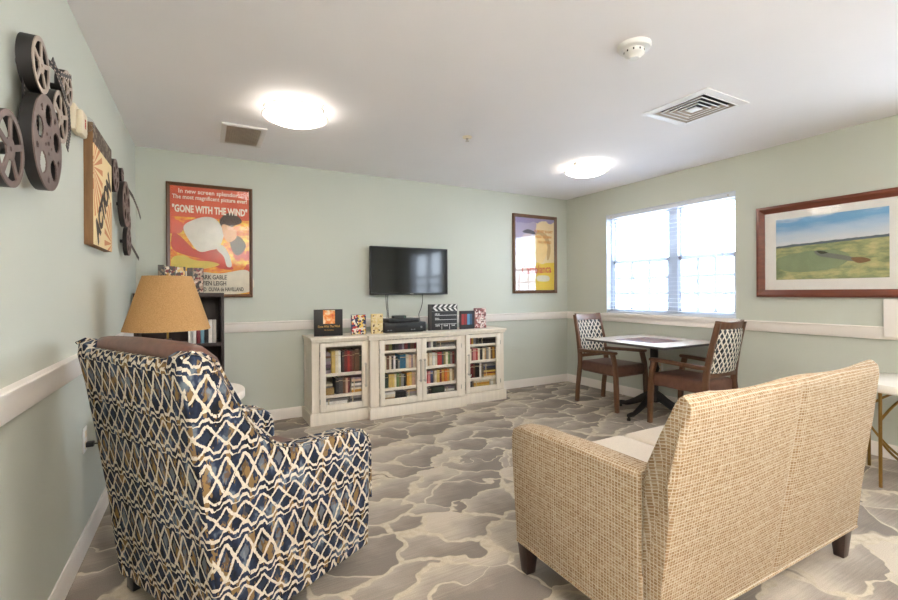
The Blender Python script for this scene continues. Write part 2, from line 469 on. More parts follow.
struct('trim_1', rail(YF, YB, 'left'), M_trim); struct('trim_2', rail(XL, XR, 'back'), M_trim); struct('trim_3', rail(V1 + .025, 2.375, 'right'), M_trim); struct('trim_10', rail(YF, V0 - .025, 'right'), M_trim); struct('trim_4', rail(3.97, YB, 'right'), M_trim); struct('trim_5', rail(XL, XR, 'front'), M_trim)
# window stools, aprons and white jamb liners
for nm, nj, a_, b_ in (('trim_6', 'trim_7', WY0, WY1), ('trim_8', 'trim_9', V0, V1)):
    s = MB(); s.box((XR - .055, a_ - .025, .938), (XR + .10, b_ + .025, .968), .005); s.box((XR - .032, a_ - .015, .866), (XR, b_ + .015, .938), .004); s.box((XR - .044, a_ - .02, .92), (XR, b_ + .02, .94), .006)
    struct(nm, s, M_trim)
    s = MB(); s.box((XR - .001, a_ - .001, WZ0), (XR + T, a_ + .006, WZ1)); s.box((XR - .001, b_ - .006, WZ0), (XR + T, b_ + .001, WZ1)); s.box((XR - .001, a_, WZ1 - .006), (XR + T, b_, WZ1 + .001))
    struct(nj, s, M_vinyl)
# white panel on the right wall over the rail
solo('wall_panel', MB().box((XR - .04, .86, .884), (XR, 1.348, 1.162), .004), M_trim, 'white rectangular panel fixed over the chair rail at right end of window wall', 'panel')

# windows: twin double-hung
def window(name, Y0, Y1, midY):
    win = bpy.data.objects.new(name, None); COL.objects.link(win); win.location = (XR + .1, midY, WZ0); win['kind'] = 'structure'; ROOT[win.name] = Matrix.Translation(win.location)
    fx0, fx1 = XR + .075, XR + .135
    f = MB()
    f.box((fx0, Y0, WZ0), (fx1, Y0 + .035, WZ1)); f.box((fx0, Y1 - .035, WZ0), (fx1, Y1, WZ1)); f.box((fx0, Y0, WZ1 - .035), (fx1, Y1, WZ1)); f.box((fx0, Y0, WZ0), (fx1, Y1, WZ0 + .04)); f.box((fx0, midY - .05, WZ0), (fx1, midY + .05, WZ1))
    child('window_frame', f, M_vinyl, win)
    for (ya, yb) in ((Y0 + .035, midY - .05), (midY + .05, Y1 - .035)):
        zm = 1.585
        lo = MB(); x0, x1 = XR + .085, XR + .108; sw = .03
        lo.box((x0, ya, WZ0 + .04), (x1, ya + sw, zm + .02)); lo.box((x0, yb - sw, WZ0 + .04), (x1, yb, zm + .02)); lo.box((x0, ya, WZ0 + .04), (x1, yb, WZ0 + .075)); lo.box((x0, ya, zm - .02), (x1, yb, zm + .02))
        for i in (1, 2):
            y = ya + sw + (yb - ya - 2 * sw) * i / 3; lo.box((x0 + .008, y - .017, WZ0 + .07), (x0 + .02, y + .017, zm - .02))
            z = WZ0 + .075 + (zm - .02 - WZ0 - .075) * i / 3; lo.box((x0 + .0085, ya + sw, z - .017), (x0 + .0195, yb - sw, z + .017))
        ls = child('lower_sash', lo, M_vinyl, win)
        child('pane', MB().box((x0 + .012, ya + sw, WZ0 + .07), (x0 + .015, yb - sw, zm - .02)), M_glass, ls)
        up = MB(); x0, x1 = XR + .11, XR + .132
        up.box((x0, ya, zm - .02), (x1, ya + sw, WZ1 - .035)); up.box((x0, yb - sw, zm - .02), (x1, yb, WZ1 - .035)); up.box((x0, ya, zm - .02), (x1, yb, zm + .02)); up.box((x0, ya, WZ1 - .065), (x1, yb, WZ1 - .035))
        us = child('upper_sash', up, M_vinyl, win)
        child('pane', MB().box((x0 + .01, ya + sw, zm + .02), (x0 + .013, yb - sw, WZ1 - .065)), M_glass, us)
window('window_1', WY0, WY1, 3.09)
window('window_2', V0, V1, -.03)
# blind inside the recess
bl = thing('window_blind', 'white horizontal slat blind with open slats hanging in the bright window', 'blind', (XR + .035, 3.17, WZ0 + .013))
by0, by1 = WY0 + .012, WY1 - .012
hr = MB(); hr.box((XR + .006, by0, WZ1 - .05), (XR + .066, by1, WZ1 - .008), .003)
child('headrail', hr, M_blind, bl)
for y in (by0 + .06, by1 - .06): child('mounting_clip', MB().box((XR + .001, y - .008, WZ1 - .034), (XR + .007, y + .008, WZ1 - .022)), M_chrome, bl, 'small grey metal clip')
sl = MB(); nsl = 25
for i in range(nsl):
    z = WZ0 + .06 + (WZ1 - .075 - WZ0 - .06) * i / (nsl - 1)
    Mt = Matrix.Translation((XR + .036, 0, z)) @ Matrix.Rotation(math.radians(-4), 4, 'Y')
    sl.box((-.025, by0, -.0013), (.025, by1, .0013), M=Mt)
child('slats', sl, M_blind, bl)
child('bottom_rail', MB().box((XR + .008, by0, WZ0 + .014), (XR + .062, by1, WZ0 + .034), .004), M_blind, bl)
for y in (2.62, 2.86, 3.3, 3.54, 3.8):
    lc = MB()
    for x in (XR + .010, XR + .062): lc.tube([(x, y, WZ0 + .03), (x, y, WZ1 - .05)], .0011, 6)
    child('ladder_cord', lc, M_blind, bl)
child('tilt_wand', MB().tube([(XR + .002, 2.52, WZ1 - .05), (XR + .002, 2.515, WZ0 + .10), (XR + .002, 2.5, WZ0 + .06)], .003, 8), M_white, bl)

# ------------------------------------------------------------------ ceiling fittings
def ceiling_lamp(x, y, label):
    t = thing('ceiling_lamp', label, 'ceiling light', (x, y, H - .1), 0, 'round flush ceiling lights')
    child('pan', MB().lathe([(0, H), (.185, H), (.19, H - .012), (.19, H - .02), (0, H - .02)], (x, y, 0)), M_white, t)
    prof = [(.188, H - .018), (.196, H - .03)] + [(.196 * math.cos(a), H - .05 - .05 * math.sin(a)) for a in [i * PI / 2 / 8 for i in range(8)]] + [(0, H - .1)]
    child('diffuser', MB().lathe(prof, (x, y, 0), 40), M_lamp, t)
    rg = MB()
    for z in (H - .028, H - .056): rg.tube([(x + .213 * math.cos(2 * PI * i / 40), y + .211 * math.sin(2 * PI * i / 40), z) for i in range(40)], .004, 8, closed=True)
    ringo = child('ring', rg, M_chrome, t)
    for k in range(3):
        a = math.radians(75 + 120 * k)
        b = MB(); b.box((-.008, -.004, -.06), (.008, .004, -.001), M=Matrix.Translation((x + .212 * math.cos(a), y + .212 * math.sin(a), H)) @ Matrix.Rotation(a + PI / 2, 4, 'Z'))
        child('bracket', b, M_chrome, t)
    return t
ceiling_lamp(.555, 3.20, 'round flush ceiling light with metal rings beside the tan louvered vent')
ceiling_lamp(3.375, 3.285, 'round flush ceiling light with metal rings near the window')
ceiling_lamp(.555, .10, 'added unseen round ceiling light with metal rings over the near end beside left wall')  # added lamp out of view, fills the near end with light
ceiling_lamp(3.375, .10, 'added unseen round ceiling light with metal rings over the near end beyond the loveseat')  # second added fill lamp, also out of view

t = thing('ceiling_vent', 'white square ceiling vent with tan louvers beside the round light', 'vent', (.272, 3.918, H - .014))
x0, x1, y0, y1 = .118, .43, 3.675, 4.16
v = MB(); fw = .035
v.box((x0, y0, H - .014), (x1, y0 + fw, H), .004); v.box((x0, y1 - fw, H - .014), (x1, y1, H), .004); v.box((x0, y0 + fw, H - .014), (x0 + fw, y1 - fw, H), .004); v.box((x1 - fw, y0 + fw, H - .014), (x1, y1 - fw, H), .004)
child('frame', v, M_ventwhite, t)
v = MB()
for i in range(15):
    x = x0 + fw + (x1 - x0 - 2 * fw) * (i + .5) / 15
    v.box((-.001, y0 + fw, -.009), (.001, y1 - fw, .009), M=Matrix.Translation((x, 0, H - .010)) @ Matrix.Rotation(math.radians(48), 4, 'Y'))
child('louvers', v, M_ventbrown, t)
child('backing', MB().box((x0 + fw, y0 + fw, H - .002), (x1 - fw, y1 - fw, H + .001)), M_ventbrown, t)

t = thing('ceiling_diffuser', 'white square ceiling air diffuser with nested square louvers', 'vent', (2.975, 1.9, H - .02))
cx, cy, hw = 2.975, 1.9, .235
def sqring(mb, r0, z0, r1, z1, th=.0025):
    # sloping square ring from half-size r0 at z0 to r1 at z1
    for k in range(4):
        Mk = Matrix.Translation((cx, cy, 0)) @ Matrix.Rotation(k * PI / 2, 4, 'Z')
        bm = bmesh.new()
        a = [(-r0, -r0, z0), (r0, -r0, z0), (r1, -r1, z1), (-r1, -r1, z1)]
        va = [bm.verts.new(p) for p in a]; vb = [bm.verts.new((p[0], p[1], p[2] + th)) for p in a]
        bm.faces.new(va); bm.faces.new(list(reversed(vb)))
        for i in range(4): bm.faces.new((va[i], vb[i], vb[(i + 1) % 4], va[(i + 1) % 4]))
        bmesh.ops.recalc_face_normals(bm, faces=bm.faces)
        mb.add(bm, Mk)
v = MB(); sqring(v, hw, H - .006, hw - .045, H - .010, .006)
child('frame', v, M_ventwhite, t)
v = MB()
for r in (.185, .148, .111, .074): sqring(v, r, H - .010, r - .024, H + .006)  # shade on the louver undersides put into the tan colour
child('louvers', v, M_ventbrown, t, 'louvers with underside shade painted tan')
v = MB()
for r in (.188, .151, .114, .077): sqring(v, r, H - .0125, r - .007, H - .0125, .0035)  # white strips paint the brighter lit edges of the louvers
child('louver_lit_lips', v, M_ventwhite, t)
child('center_plate', MB().box((cx - .04, cy - .04, H - .013), (cx + .04, cy + .04, H - .009), .002), M_ventwhite, t)
child('duct', MB().box((cx - .19, cy - .19, H + .012), (cx + .19, cy + .19, H + .016)), M_ventdark, t, 'dark duct opening')
# holes: cut the ceiling above the diffuser so the louvers sit in a recess
ce = bpy.data.objects['ceiling']
bm = bmesh.new()
me = ce.data; me.clear_geometry()
c = MB()
rx0, rx1, ry0, ry1 = cx - .19, cx + .19, cy - .19, cy + .19
c.box((XL - T, YF - T, H), (rx0, YB + T, H + .1)); c.box((rx1, YF - T, H), (XR + T, YB + T, H + .1)); c.box((rx0, YF - T, H), (rx1, ry0, H + .1)); c.box((rx0, ry1, H), (rx1, YB + T, H + .1)); c.box((rx0, ry0, H + .03), (rx1, ry1, H + .1))
c.bm.to_mesh(me); c.bm.free(); bm.free()

t = thing('smoke_detector', 'white round smoke detector on the ceiling near the square diffuser', 'smoke detector', (1.945, 1.56, H - .065))
child('base', MB().lathe([(0, H), (.082, H), (.082, H - .012), (.076, H - .022), (.05, H - .026), (0, H - .026)], (1.945, 1.56, 0)), M_white, t)
child('sensor_head', MB().lathe([(.05, H - .025), (.05, H - .045), (.04, H - .052), (.028, H - .06), (.026, H - .068), (0, H - .07)], (1.945, 1.56, 0)), M_white, t)
v = MB()
for k in range(10):
    a = 2 * PI * k / 10
    v.box((-.0035, -.002, -.010), (.0035, .002, .0), M=Matrix.Translation((1.945 + .0495 * math.cos(a), 1.56 + .0495 * math.sin(a), H - .032)) @ Matrix.Rotation(a + PI / 2, 4, 'Z'))
child('sensor_slots', v, M_black, t, 'dark slots')
t = thing('fire_sprinkler', 'small white ceiling sprinkler head between the two round lights', 'sprinkler', (1.882, 3.12, H - .03))
child('escutcheon', MB().lathe([(0, H), (.04, H), (.036, H - .008), (.018, H - .012), (0, H - .012)], (1.882, 3.12, 0)), M_almond, t)
child('sprinkler_head', MB().lathe([(.01, H - .01), (.01, H - .022), (.004, H - .024), (.004, H - .032), (.016, H - .033), (.016, H - .035), (0, H - .035)], (1.882, 3.12, 0)), M_chrome, t)

# added uplight shaped as a torchiere, out of view, to brighten the ceiling
t = thing('added_uplight', 'added black torchiere uplight behind the viewer, put in to brighten the ceiling', 'lamp', (0.75, -1.3, 0))
child('base', MB().lathe([(0, 0), (.15, 0), (.15, .015), (.03, .03), (0, .03)], (0.75, -1.3, 0)), M_iron, t)
child('pole', MB().lathe([(0, .02), (.014, .02), (.014, 1.72), (0, 1.72)], (0.75, -1.3, 0), 16), M_iron, t)
child('bowl', MB().lathe([(0, 1.70), (.05, 1.705), (.13, 1.75), (.18, 1.82), (.175, 1.82), (.125, 1.757), (.05, 1.715), (0, 1.71)], (0.75, -1.3, 0)), M_white, t)
child('light_disc', MB().lathe([(0, 1.775), (.13, 1.775), (.13, 1.785), (0, 1.785)], (0.75, -1.3, 0)), emit('added_uplight_glow', (255, 249, 246), UPLIGHT), t)

# ------------------------------------------------------------------ framed pictures
def frame_back(t, x0, x1, z0, z1, fw, dep, mat, y=YB):
    prof = [(0, 0), (0, dep), (fw * .35, dep + .006), (fw, dep * .55), (fw, 0)]
    # mitred frame, profile: inward offset, depth from wall
    mb = MB(); bm = bmesh.new(); n = len(prof); rings = []
    for (sx, sz) in ((0, 0), (1, 0), (1, 1), (0, 1)):
        r = []
        for o, d in prof:
            X = (x0 + o) if sx == 0 else (x1 - o); Z = (z0 + o) if sz == 0 else (z1 - o)
            r.append(bm.verts.new((X, y - d, Z)))
        rings.append(r)
    for i in range(4):
        A, B = rings[i], rings[(i + 1) % 4]
        for k in range(n): bm.faces.new((A[k], A[(k + 1) % n], B[(k + 1) % n], B[k]))
    bmesh.ops.recalc_face_normals(bm, faces=bm.faces)
    mb.add(bm); return mb

def smooth_pts(pts, n=6):
    out = []; N = len(pts)
    for i in range(N):
        p0, p1, p2, p3 = [Vector(pts[(i + j) % N]) for j in (-1, 0, 1, 2)]
        for k in range(n):
            t = k / n
            out.append(.5 * ((2 * p1) + (-p0 + p2) * t + (2 * p0 - 5 * p1 + 4 * p2 - p3) * t * t + (-p0 + 3 * p1 - 3 * p2 + p3) * t ** 3))
    return out

# poster with the orange print
px0, px1, pz0, pz1 = -.292, .404, 1.195, 2.218
t = thing('framed_poster', 'framed orange film poster with white title lettering above the dark bookcase', 'poster', ((px0 + px1) / 2, YB - .02, pz0))
child('frame', frame_back(t, px0, px1, pz0, pz1, .03, .022, M_frame), M_frame, t)
fire = NT('orange_poster_print', .5)
_g = fire.coord('Object'); _n = fire.noise(_g, 4.2, 4, .6); _z = fire.sep(_g)[2]
_mask = fire.M('MULTIPLY', fire.M('LESS_THAN', _z, .72), fire.M('GREATER_THAN', _n, .44))
_warm = fire.ramp(fire.noise(fire.mapping(_g, (1, 1, 1.8)), 9, 4, .65), [(.35, lin((214, 92, 40))), (.5, lin((232, 150, 46))), (.62, lin((240, 206, 60)))])
fire.base(fire.mix(_mask, fire.ramp(_n, [(.3, lin((208, 82, 52))), (.7, lin((222, 100, 62)))]), _warm))
ix0, ix1, iz0, iz1 = px0 + .028, px1 - .028, pz0 + .028, pz1 - .028
yp = YB - .009
pr = MB(); pr.box((ix0, yp, iz0), (ix1, YB - .001, iz1))
child('print', pr, fire.m, t)
art = MB()
def blob(pts, mi, k):
    q = smooth_pts([(ix0 + (ix1 - ix0) * a, yp - .0003 * k, iz0 + (iz1 - iz0) * b) for a, b in pts])
    art.poly([tuple(p) for p in q], mi)
# plain abstract shapes in the print's colours
blob([(.02, .20), (.3, .215), (.62, .20), (.98, .23), (.98, .02), (.02, .02)], 0, 1)
blob([(.03, .56), (.12, .54), (.3, .42), (.5, .43), (.66, .42), (.74, .30), (.78, .24), (.6, .25), (.4, .33), (.2, .36), (.03, .42)], 1, 2)
blob([(.16, .62), (.3, .70), (.46, .73), (.58, .70), (.66, .58), (.6, .45), (.5, .42), (.36, .40), (.26, .47)], 2, 3)
blob([(.56, .47), (.66, .46), (.74, .36), (.76, .27), (.70, .27), (.66, .36), (.58, .42)], 2, 4)
blob([(.62, .72), (.72, .78), (.84, .76), (.90, .70), (.80, .66), (.70, .62), (.62, .66)], 3, 5)
blob([(.74, .55), (.86, .56), (.95, .48), (.90, .40), (.82, .38), (.76, .44)], 3, 6)
blob([(.64, .66), (.72, .66), (.82, .62), (.82, .54), (.72, .50), (.66, .56)], 4, 7)
blob([(.03, .34), (.16, .36), (.3, .32), (.5, .31), (.6, .28), (.4, .24), (.2, .25), (.03, .25)], 5, 8)
child('artwork', art, [plain('poster_cream', (226, 216, 196), .6), plain('poster_red', (196, 66, 48), .6), plain('poster_white', (214, 208, 196), .6), plain('poster_umber', (86, 66, 52), .6), plain('poster_peach', (214, 158, 108), .6), plain('poster_straw', (222, 196, 92), .6)], t, smooth=None)
M_ptx = plain('poster_white_ink', (244, 236, 220), .6); M_ptd = plain('poster_dark_ink', (74, 62, 54), .6)
cxp = (px0 + px1) / 2; W = ix1 - ix0
yt = yp - .004
child('lettering', text_mb([('In new screen splendor...', .055, on_back(cxp, yt, iz1 - .045), .001, .92), ('The most magnificent picture ever!', .053, on_back(cxp, yt, iz1 - .098), .001, .80), ('"GONE WITH THE WIND"', .088, on_back(cxp, yt, iz1 - .205), .0034, .59)]), M_ptx, t, smooth=None, uv=False)
child('credit_lettering', text_mb([('CLARK GABLE', .055, on_back(cxp + .0, yt, iz0 + .155), .0012, .72), ('VIVIEN LEIGH', .055, on_back(cxp + .005, yt, iz0 + .100), .0012, .72), ('LESLIE HOWARD  OLIVIA de HAVILLAND', .05, on_back(cxp + .005, yt, iz0 + .045), .0012, .58)]), M_ptd, t, 'dark lettering', smooth=None, uv=False)
child('glass', MB().box((ix0, YB - .0155, iz0), (ix1, YB - .0145, iz1)), M_picglass, t)

# yellow and lilac poster
px0, px1, pz0, pz1 = 3.457, 4.188, 1.212, 2.238
t = thing('framed_poster', 'framed pale yellow and lilac film poster near the window corner', 'poster', ((px0 + px1) / 2, YB - .02, pz0))
child('frame', frame_back(t, px0, px1, pz0, pz1, .042, .024, M_frame), M_frame, t)
k = NT('yellow_poster_print', .5)
_o = k.sep(k.coord('Object')); _n = k.noise(k.coord('Object'), 5, 3)
_xx = k.M('ADD', _o[0], k.M('MULTIPLY', k.M('SUBTRACT', _n, .5), .25)); _zz = k.M('ADD', _o[2], k.M('MULTIPLY', k.M('SUBTRACT', _n, .5), .2))
_c = k.mix(k.M('GREATER_THAN', _xx, .02), lin((176, 164, 190)), lin((232, 208, 160)))
_c = k.mix(k.M('MULTIPLY', k.M('LESS_THAN', _zz, .40), k.M('GREATER_THAN', _xx, .0)), _c, lin((230, 196, 50)))
_c = k.mix(k.M('MULTIPLY', k.M('LESS_THAN', _zz, .5), k.M('LESS_THAN', _xx, .0)), _c, lin((222, 196, 178)))
_c = k.mix(k.M('GREATER_THAN', _zz, .93), _c, lin((150, 138, 178)))
k.base(_c)
ix0, ix1, iz0, iz1 = px0 + .04, px1 - .04, pz0 + .04, pz1 - .04
child('print', MB().box((ix0, yp, iz0), (ix1, YB - .001, iz1)), k.m, t)
art = MB()
blob([(.42, .72), (.55, .77), (.72, .74), (.82, .62), (.78, .48), (.66, .38), (.52, .42), (.44, .56)], 0, 1)
blob([(.46, .76), (.6, .82), (.8, .78), (.9, .62), (.88, .48), (.82, .42), (.80, .52), (.82, .62), (.72, .74), (.58, .78)], 1, 2)
blob([(.18, .80), (.30, .84), (.46, .82), (.50, .78), (.34, .78)], 2, 3)
blob([(.2, .76), (.45, .76), (.42, .55), (.36, .42), (.22, .46), (.14, .6)], 3, 4)
blob([(.56, .13), (.84, .13), (.84, .20), (.56, .20)], 4, 5)
child('artwork', art, [plain('poster_sand', (236, 204, 140), .6), plain('poster_tan', (196, 158, 104), .6), plain('poster_slate', (84, 82, 96), .6), plain('poster_lilac', (206, 186, 190), .6), plain('poster_pale', (216, 210, 190), .6)], t, smooth=None)
cxp = (px0 + px1) / 2
child('lettering', text_mb([('HUMPHREY BOGART', .05, on_back(cxp + .14, yt, iz1 - .17), .0012, .66), ('INGRID BERGMAN', .05, on_back(cxp + .14, yt, iz1 - .24), .0012, .66), ('PAUL HENREID', .05, on_back(cxp + .16, yt, iz1 - .31), .0012, .66)]), plain('poster_orange_ink', (206, 134, 44), .6), t, 'orange lettering', smooth=None, uv=False)
child('title_lettering', text_mb([('Casablanca', .15, on_back(cxp + .02, yt, iz0 + .27, .06), .002, .74)]), plain('poster_red_ink', (206, 74, 48), .6), t, 'red lettering', smooth=None, uv=False)
child('glass', MB().box((ix0, YB - .0155, iz0), (ix1, YB - .0145, iz1)), glass('poster_glossy_glass', 1.6, .01), t)

# landscape on the right wall: build facing -X from a rotated frame
def to_right(x, y, z): return (XR - (YB - y), -x, z)      # back-wall frame -> right wall (x -> -Y)
t = thing('framed_landscape', 'wide mahogany framed landscape photograph with white mat beside the window', 'picture', (XR - .02, 1.689, 1.174))
child('frame', frame_back(t, -2.207, -1.171, 1.174, 1.966, .062, .03, M_frame_red), M_frame_red, t, warp=to_right)
child('mat', MB().box((-2.147, YB - .010, 1.234), (-1.231, YB - .001, 1.906)), plain('white_mat_board', (232, 228, 224), .8, 0, .3, .02), t, warp=to_right)
k = NT('landscape_print', .5)
_o = k.sep(k.coord('Object')); _n = k.noise(k.coord('Object'), 7, 4, .6)
# heights above the picture base in object space
_h = k.M('ADD', _o[2], k.M('MULTIPLY', _o[1], .035))
_sky = k.ramp(k.M('ADD', _h, k.M('MULTIPLY', k.M('SUBTRACT', k.noise(k.mapping(k.coord('Object'), (1, 1, 4)), 5, 3), .5), .10)), [(.46, lin((214, 214, 218))), (.54, lin((184, 202, 220))), (.615, lin((112, 164, 208))), (.65, lin((124, 172, 212))), (.68, lin((222, 226, 230)))])
_land = k.ramp(k.noise(k.mapping(k.coord('Object'), (1, 4, 11)), 1.6, 4, .6), [(.34, lin((118, 132, 92))), (.46, lin((146, 154, 112))), (.56, lin((180, 176, 124))), (.66, lin((198, 188, 136)))])
_ridge = k.M('ADD', .452, k.M('MULTIPLY', k.M('SUBTRACT', _n, .5), .03))
_c = k.mix(k.M('GREATER_THAN', _h, _ridge), _land, _sky)
_hill = k.M('MULTIPLY', k.M('GREATER_THAN', _h, .434), k.M('LESS_THAN', _h, _ridge))
_c = k.mix(_hill, _c, lin((92, 104, 112)))
k.base(_c)
child('photo_print', MB().box((-2.057, YB - .0115, 1.322), (-1.321, YB - .0095, 1.842)), k.m, t, warp=to_right)
art = MB()
def blob2(pts, mi, kk):
    q = smooth_pts([(-2.057 + .736 * a, YB - .0118 - .0002 * kk, 1.322 + .52 * b) for a, b in pts])
    art.poly([to_right(*p) for p in q], mi)
blob2([(.0, .30), (.06, .38), (.3, .44), (.55, .44), (.68, .36), (.66, .24), (.5, .14), (.2, .12), (.04, .18)], 0, 1)
blob2([(.38, .44), (.5, .40), (.66, .34), (.8, .26), (.72, .25), (.55, .31), (.42, .36)], 1, 2)
blob2([(.40, .44), (.46, .43), (.50, .40), (.44, .39)], 2, 3)
blob2([(.70, .30), (.80, .30), (.86, .25), (.76, .22)], 3, 4)
child('field_shapes', art, [plain('print_green', (136, 150, 114), .6), plain('print_track', (120, 122, 112), .6), plain('print_tree', (62, 66, 44), .6), plain('print_earth', (132, 100, 66), .6)], t, smooth=None)
child('glass', MB().box((-2.147, YB - .016, 1.234), (-1.231, YB - .015, 1.906)), M_picglass, t, warp=to_right)

# canvas with clapper print on the left wall
t = thing('canvas_print', 'wooden box canvas with dark diagonal lettering and orange rays on left wall', 'canvas', (XL + .02, 3.005, 1.476))
cy0, cy1, cz0, cz1 = 2.76, 3.25, 1.476, 2.075
k = NT('canvas_face_print', .6)
_o = k.coord('Object'); _s = k.sep(_o)
def rays(yc, zc):
    dy = k.M('SUBTRACT', _s[1], yc); dz = k.M('SUBTRACT', _s[2], zc)
    an = k.M('ARCTAN2', dz, dy)
    r = k.M('SQRT', k.M('ADD', k.M('MULTIPLY', dy, dy), k.M('MULTIPLY', dz, dz)))
    return k.M('MULTIPLY', k.M('GREATER_THAN', k.M('SINE', k.M('MULTIPLY', an, 22)), .1), k.M('LESS_THAN', r, .24))
_m = k.M('MAXIMUM', rays(-.26, .38), rays(.26, .05))
_c = k.mix(k.M('MULTIPLY', _m, .85), lin((232, 208, 158)), lin((198, 112, 62)))
_band = k.M('GREATER_THAN', _s[2], .50)
_c = k.mix(_band, _c, k.mix(k.M('GREATER_THAN', k.noise(_o, 34, 3), .55), lin((78, 60, 48)), lin((128, 112, 92))))
k.base(_c)
child('box_edge', MB().box((XL, cy0, cz0), (XL + .037, cy1, cz1), .002), wood('box_canvas_wood', (138, 100, 62), .6), t)
child('print_face', MB().box((XL + .0365, cy0 + .001, cz0 + .001), (XL + .039, cy1 - .001, cz1 - .001)), k.m, t)
child('lettering', text_mb([('ACTION', .155, on_left(XL + .0405, (cy0 + cy1) / 2, 1.70, math.radians(44)), .009, .84)]), plain('canvas_dark_ink', (64, 54, 48), .6), t, 'dark diagonal letters', smooth=None, uv=False)

# ------------------------------------------------------------------ film reel wall sculptures
def reel_mb(y, z, r, x0, x1, style, spokes=5):
    """a reel with its axis along X, front face at x1"""
    mb = MB()
    C = Matrix.Translation((0, y, z))
    def ringpr(ro, ri, a, b, n=40, mi=0):
        bm = bmesh.new(); R = []
        for (rr, xx) in ((ro, a), (ro, b), (ri, b), (ri, a)):
            R.append([bm.verts.new((xx, rr * math.cos(2 * PI * i / n), rr * math.sin(2 * PI * i / n))) for i in range(n)])
        for q in range(4):
            A, B = R[q], R[(q + 1) % 4]
            for i in range(n): bm.faces.new((A[i], A[(i + 1) % n], B[(i + 1) % n], B[i]))
        bmesh.ops.recalc_face_normals(bm, faces=bm.faces); mb.add(bm, C, mi)
    ringpr(r, r * .97, x0, x1 - .003, mi=1)                # film band
    ringpr(r * .16, r * .05, x0, x1 - .004, 20, mi=1)
    if style == 'thin':
        ringpr(r, r * .83, x1 - .004, x1, mi=0)                # face rim
        ringpr(r * .30, r * .07, x1 - .004, x1, mi=0)          # hub
        for s_ in range(spokes):
            mb.box((x1 - .004, r * .25, -r * .085), (x1, r * .88, r * .085), M=C @ Matrix.Rotation(2 * PI * s_ / spokes + .3, 4, 'X'), mi=0)
        return mb
    # one pressed plate with five large oval holes, five small slots and a ring of dots
    NR, NA = 40, 150
    def hole(q, th):
        for s_ in range(spokes):
            d = (th - 2 * PI * s_ / spokes - .3 + PI) % (2 * PI) - PI
            if ((q - .62) / .235) ** 2 + (d * q / .225) ** 2 < 1: return True
            d2 = (th - 2 * PI * (s_ + .5) / spokes - .3 + PI) % (2 * PI) - PI
            if .70 < q < .86 and abs(d2 * q) < .085 * (q - .60) / .26: return True
            if ((q - .22) / .04) ** 2 + (d2 * q / .04) ** 2 < 1: return True
        return q < .06
    bm = bmesh.new(); g = [[bm.verts.new((x1, r * q / NR * math.cos(2 * PI * i / NA), r * q / NR * math.sin(2 * PI * i / NA))) for i in range(NA)] for q in range(1, NR + 1)]
    for q in range(NR - 1):
        for i in range(NA):
            if not hole((q + 1.5) / NR, 2 * PI * (i + .5) / NA): bm.faces.new((g[q][i], g[q + 1][i], g[q + 1][(i + 1) % NA], g[q][(i + 1) % NA]))
    bmesh.ops.delete(bm, geom=[v for v in bm.verts if not v.link_faces], context='VERTS')
    e = bmesh.ops.extrude_face_region(bm, geom=list(bm.faces))
    for v in e['geom']:
        if isinstance(v, bmesh.types.BMVert): v.co.x -= .004
    bmesh.ops.recalc_face_normals(bm, faces=bm.faces)
    mb.add(bm, C, 0)
    return mb
def sculpture(label, reels, strips, loc):
    t = thing('film_reel_sculpture', label, 'wall decoration', loc, 0)
    for y, z, r, x0, x1, st, mats, lb in reels:
        o = child('film_reel', reel_mb(y, z, r, x0, x1, st), mats, t, lb)
        child('standoff', MB().lathe([(0, 0), (.012, 0), (.012, x0 + .02 - XL), (0, x0 + .02 - XL)], (XL, y, z), 12, axis='x'), M_reelblack, o)
    for pts, wdt in strips:
        mb = MB()
        for a, b in zip(pts, pts[1:]):
            a, b = Vector(a), Vector(b); d = b - a; L = d.length
            ang = math.atan2(d.z, d.y); ax = math.atan2(d.x, math.hypot(d.y, d.z))
            Ms = Matrix.Translation(a) @ Matrix.Rotation(ang, 4, 'X') @ Matrix.Rotation(-ax, 4, 'Z')
            mb.box((-.001, -.002, -wdt / 2), (.001, L + .002, wdt / 2), M=Ms, mi=0)
            n = max(1, int(L / .014))
            for i in range(n):
                for s_ in (-1, 1): mb.box((-.0014, L * (i + .3) / n, s_ * wdt * .38 - .0025), (.0014, L * (i + .75) / n, s_ * wdt * .38 + .0025), M=Ms, mi=1)
        child('film_strip', mb, [M_reelblack, M_reelsilver], t)
    return t
dk = [M_reel, M_reelblack]; sv = [M_reelsilver, M_reelblack]
XF = XL + .055
sculpture('cluster of bronze film reels with curling film strip, left wall near the ceiling',
          [(1.878, 1.962, .086, XF - .035, XF + .006, 'thin', sv, 'pale worn reel'), (1.92, 1.725, .152, XF - .022, XF + .012, 'wide', dk, 'largest reel'), (1.612, 1.620, .102, XF - .022, XF + .006, 'thin', dk, None),
           (2.155, 1.890, .094, XF - .035, XF - .006, 'thin', sv, None), (2.235, 2.03, .066, XF - .03, XF - .002, 'thin', sv, 'smallest reel')],
          [([(XF - .028, 1.895, 1.93), (XF - .028, 1.91, 1.72)], .15), ([(XF - .005, 1.96, 2.02), (XF + .02, 2.02, 2.0), (XF + .03, 2.06, 2.01), (XF + .035, 2.09, 2.02)], .02),
           ([(XF - .01, 2.06, 2.06), (XF + .0, 2.13, 2.0), (XF - .005, 2.25, 1.96), (XF - .01, 2.29, 1.88), (XF - .01, 2.25, 1.80)], .035)], (XL + .03, 1.93, 1.5))
XF = XL + .045
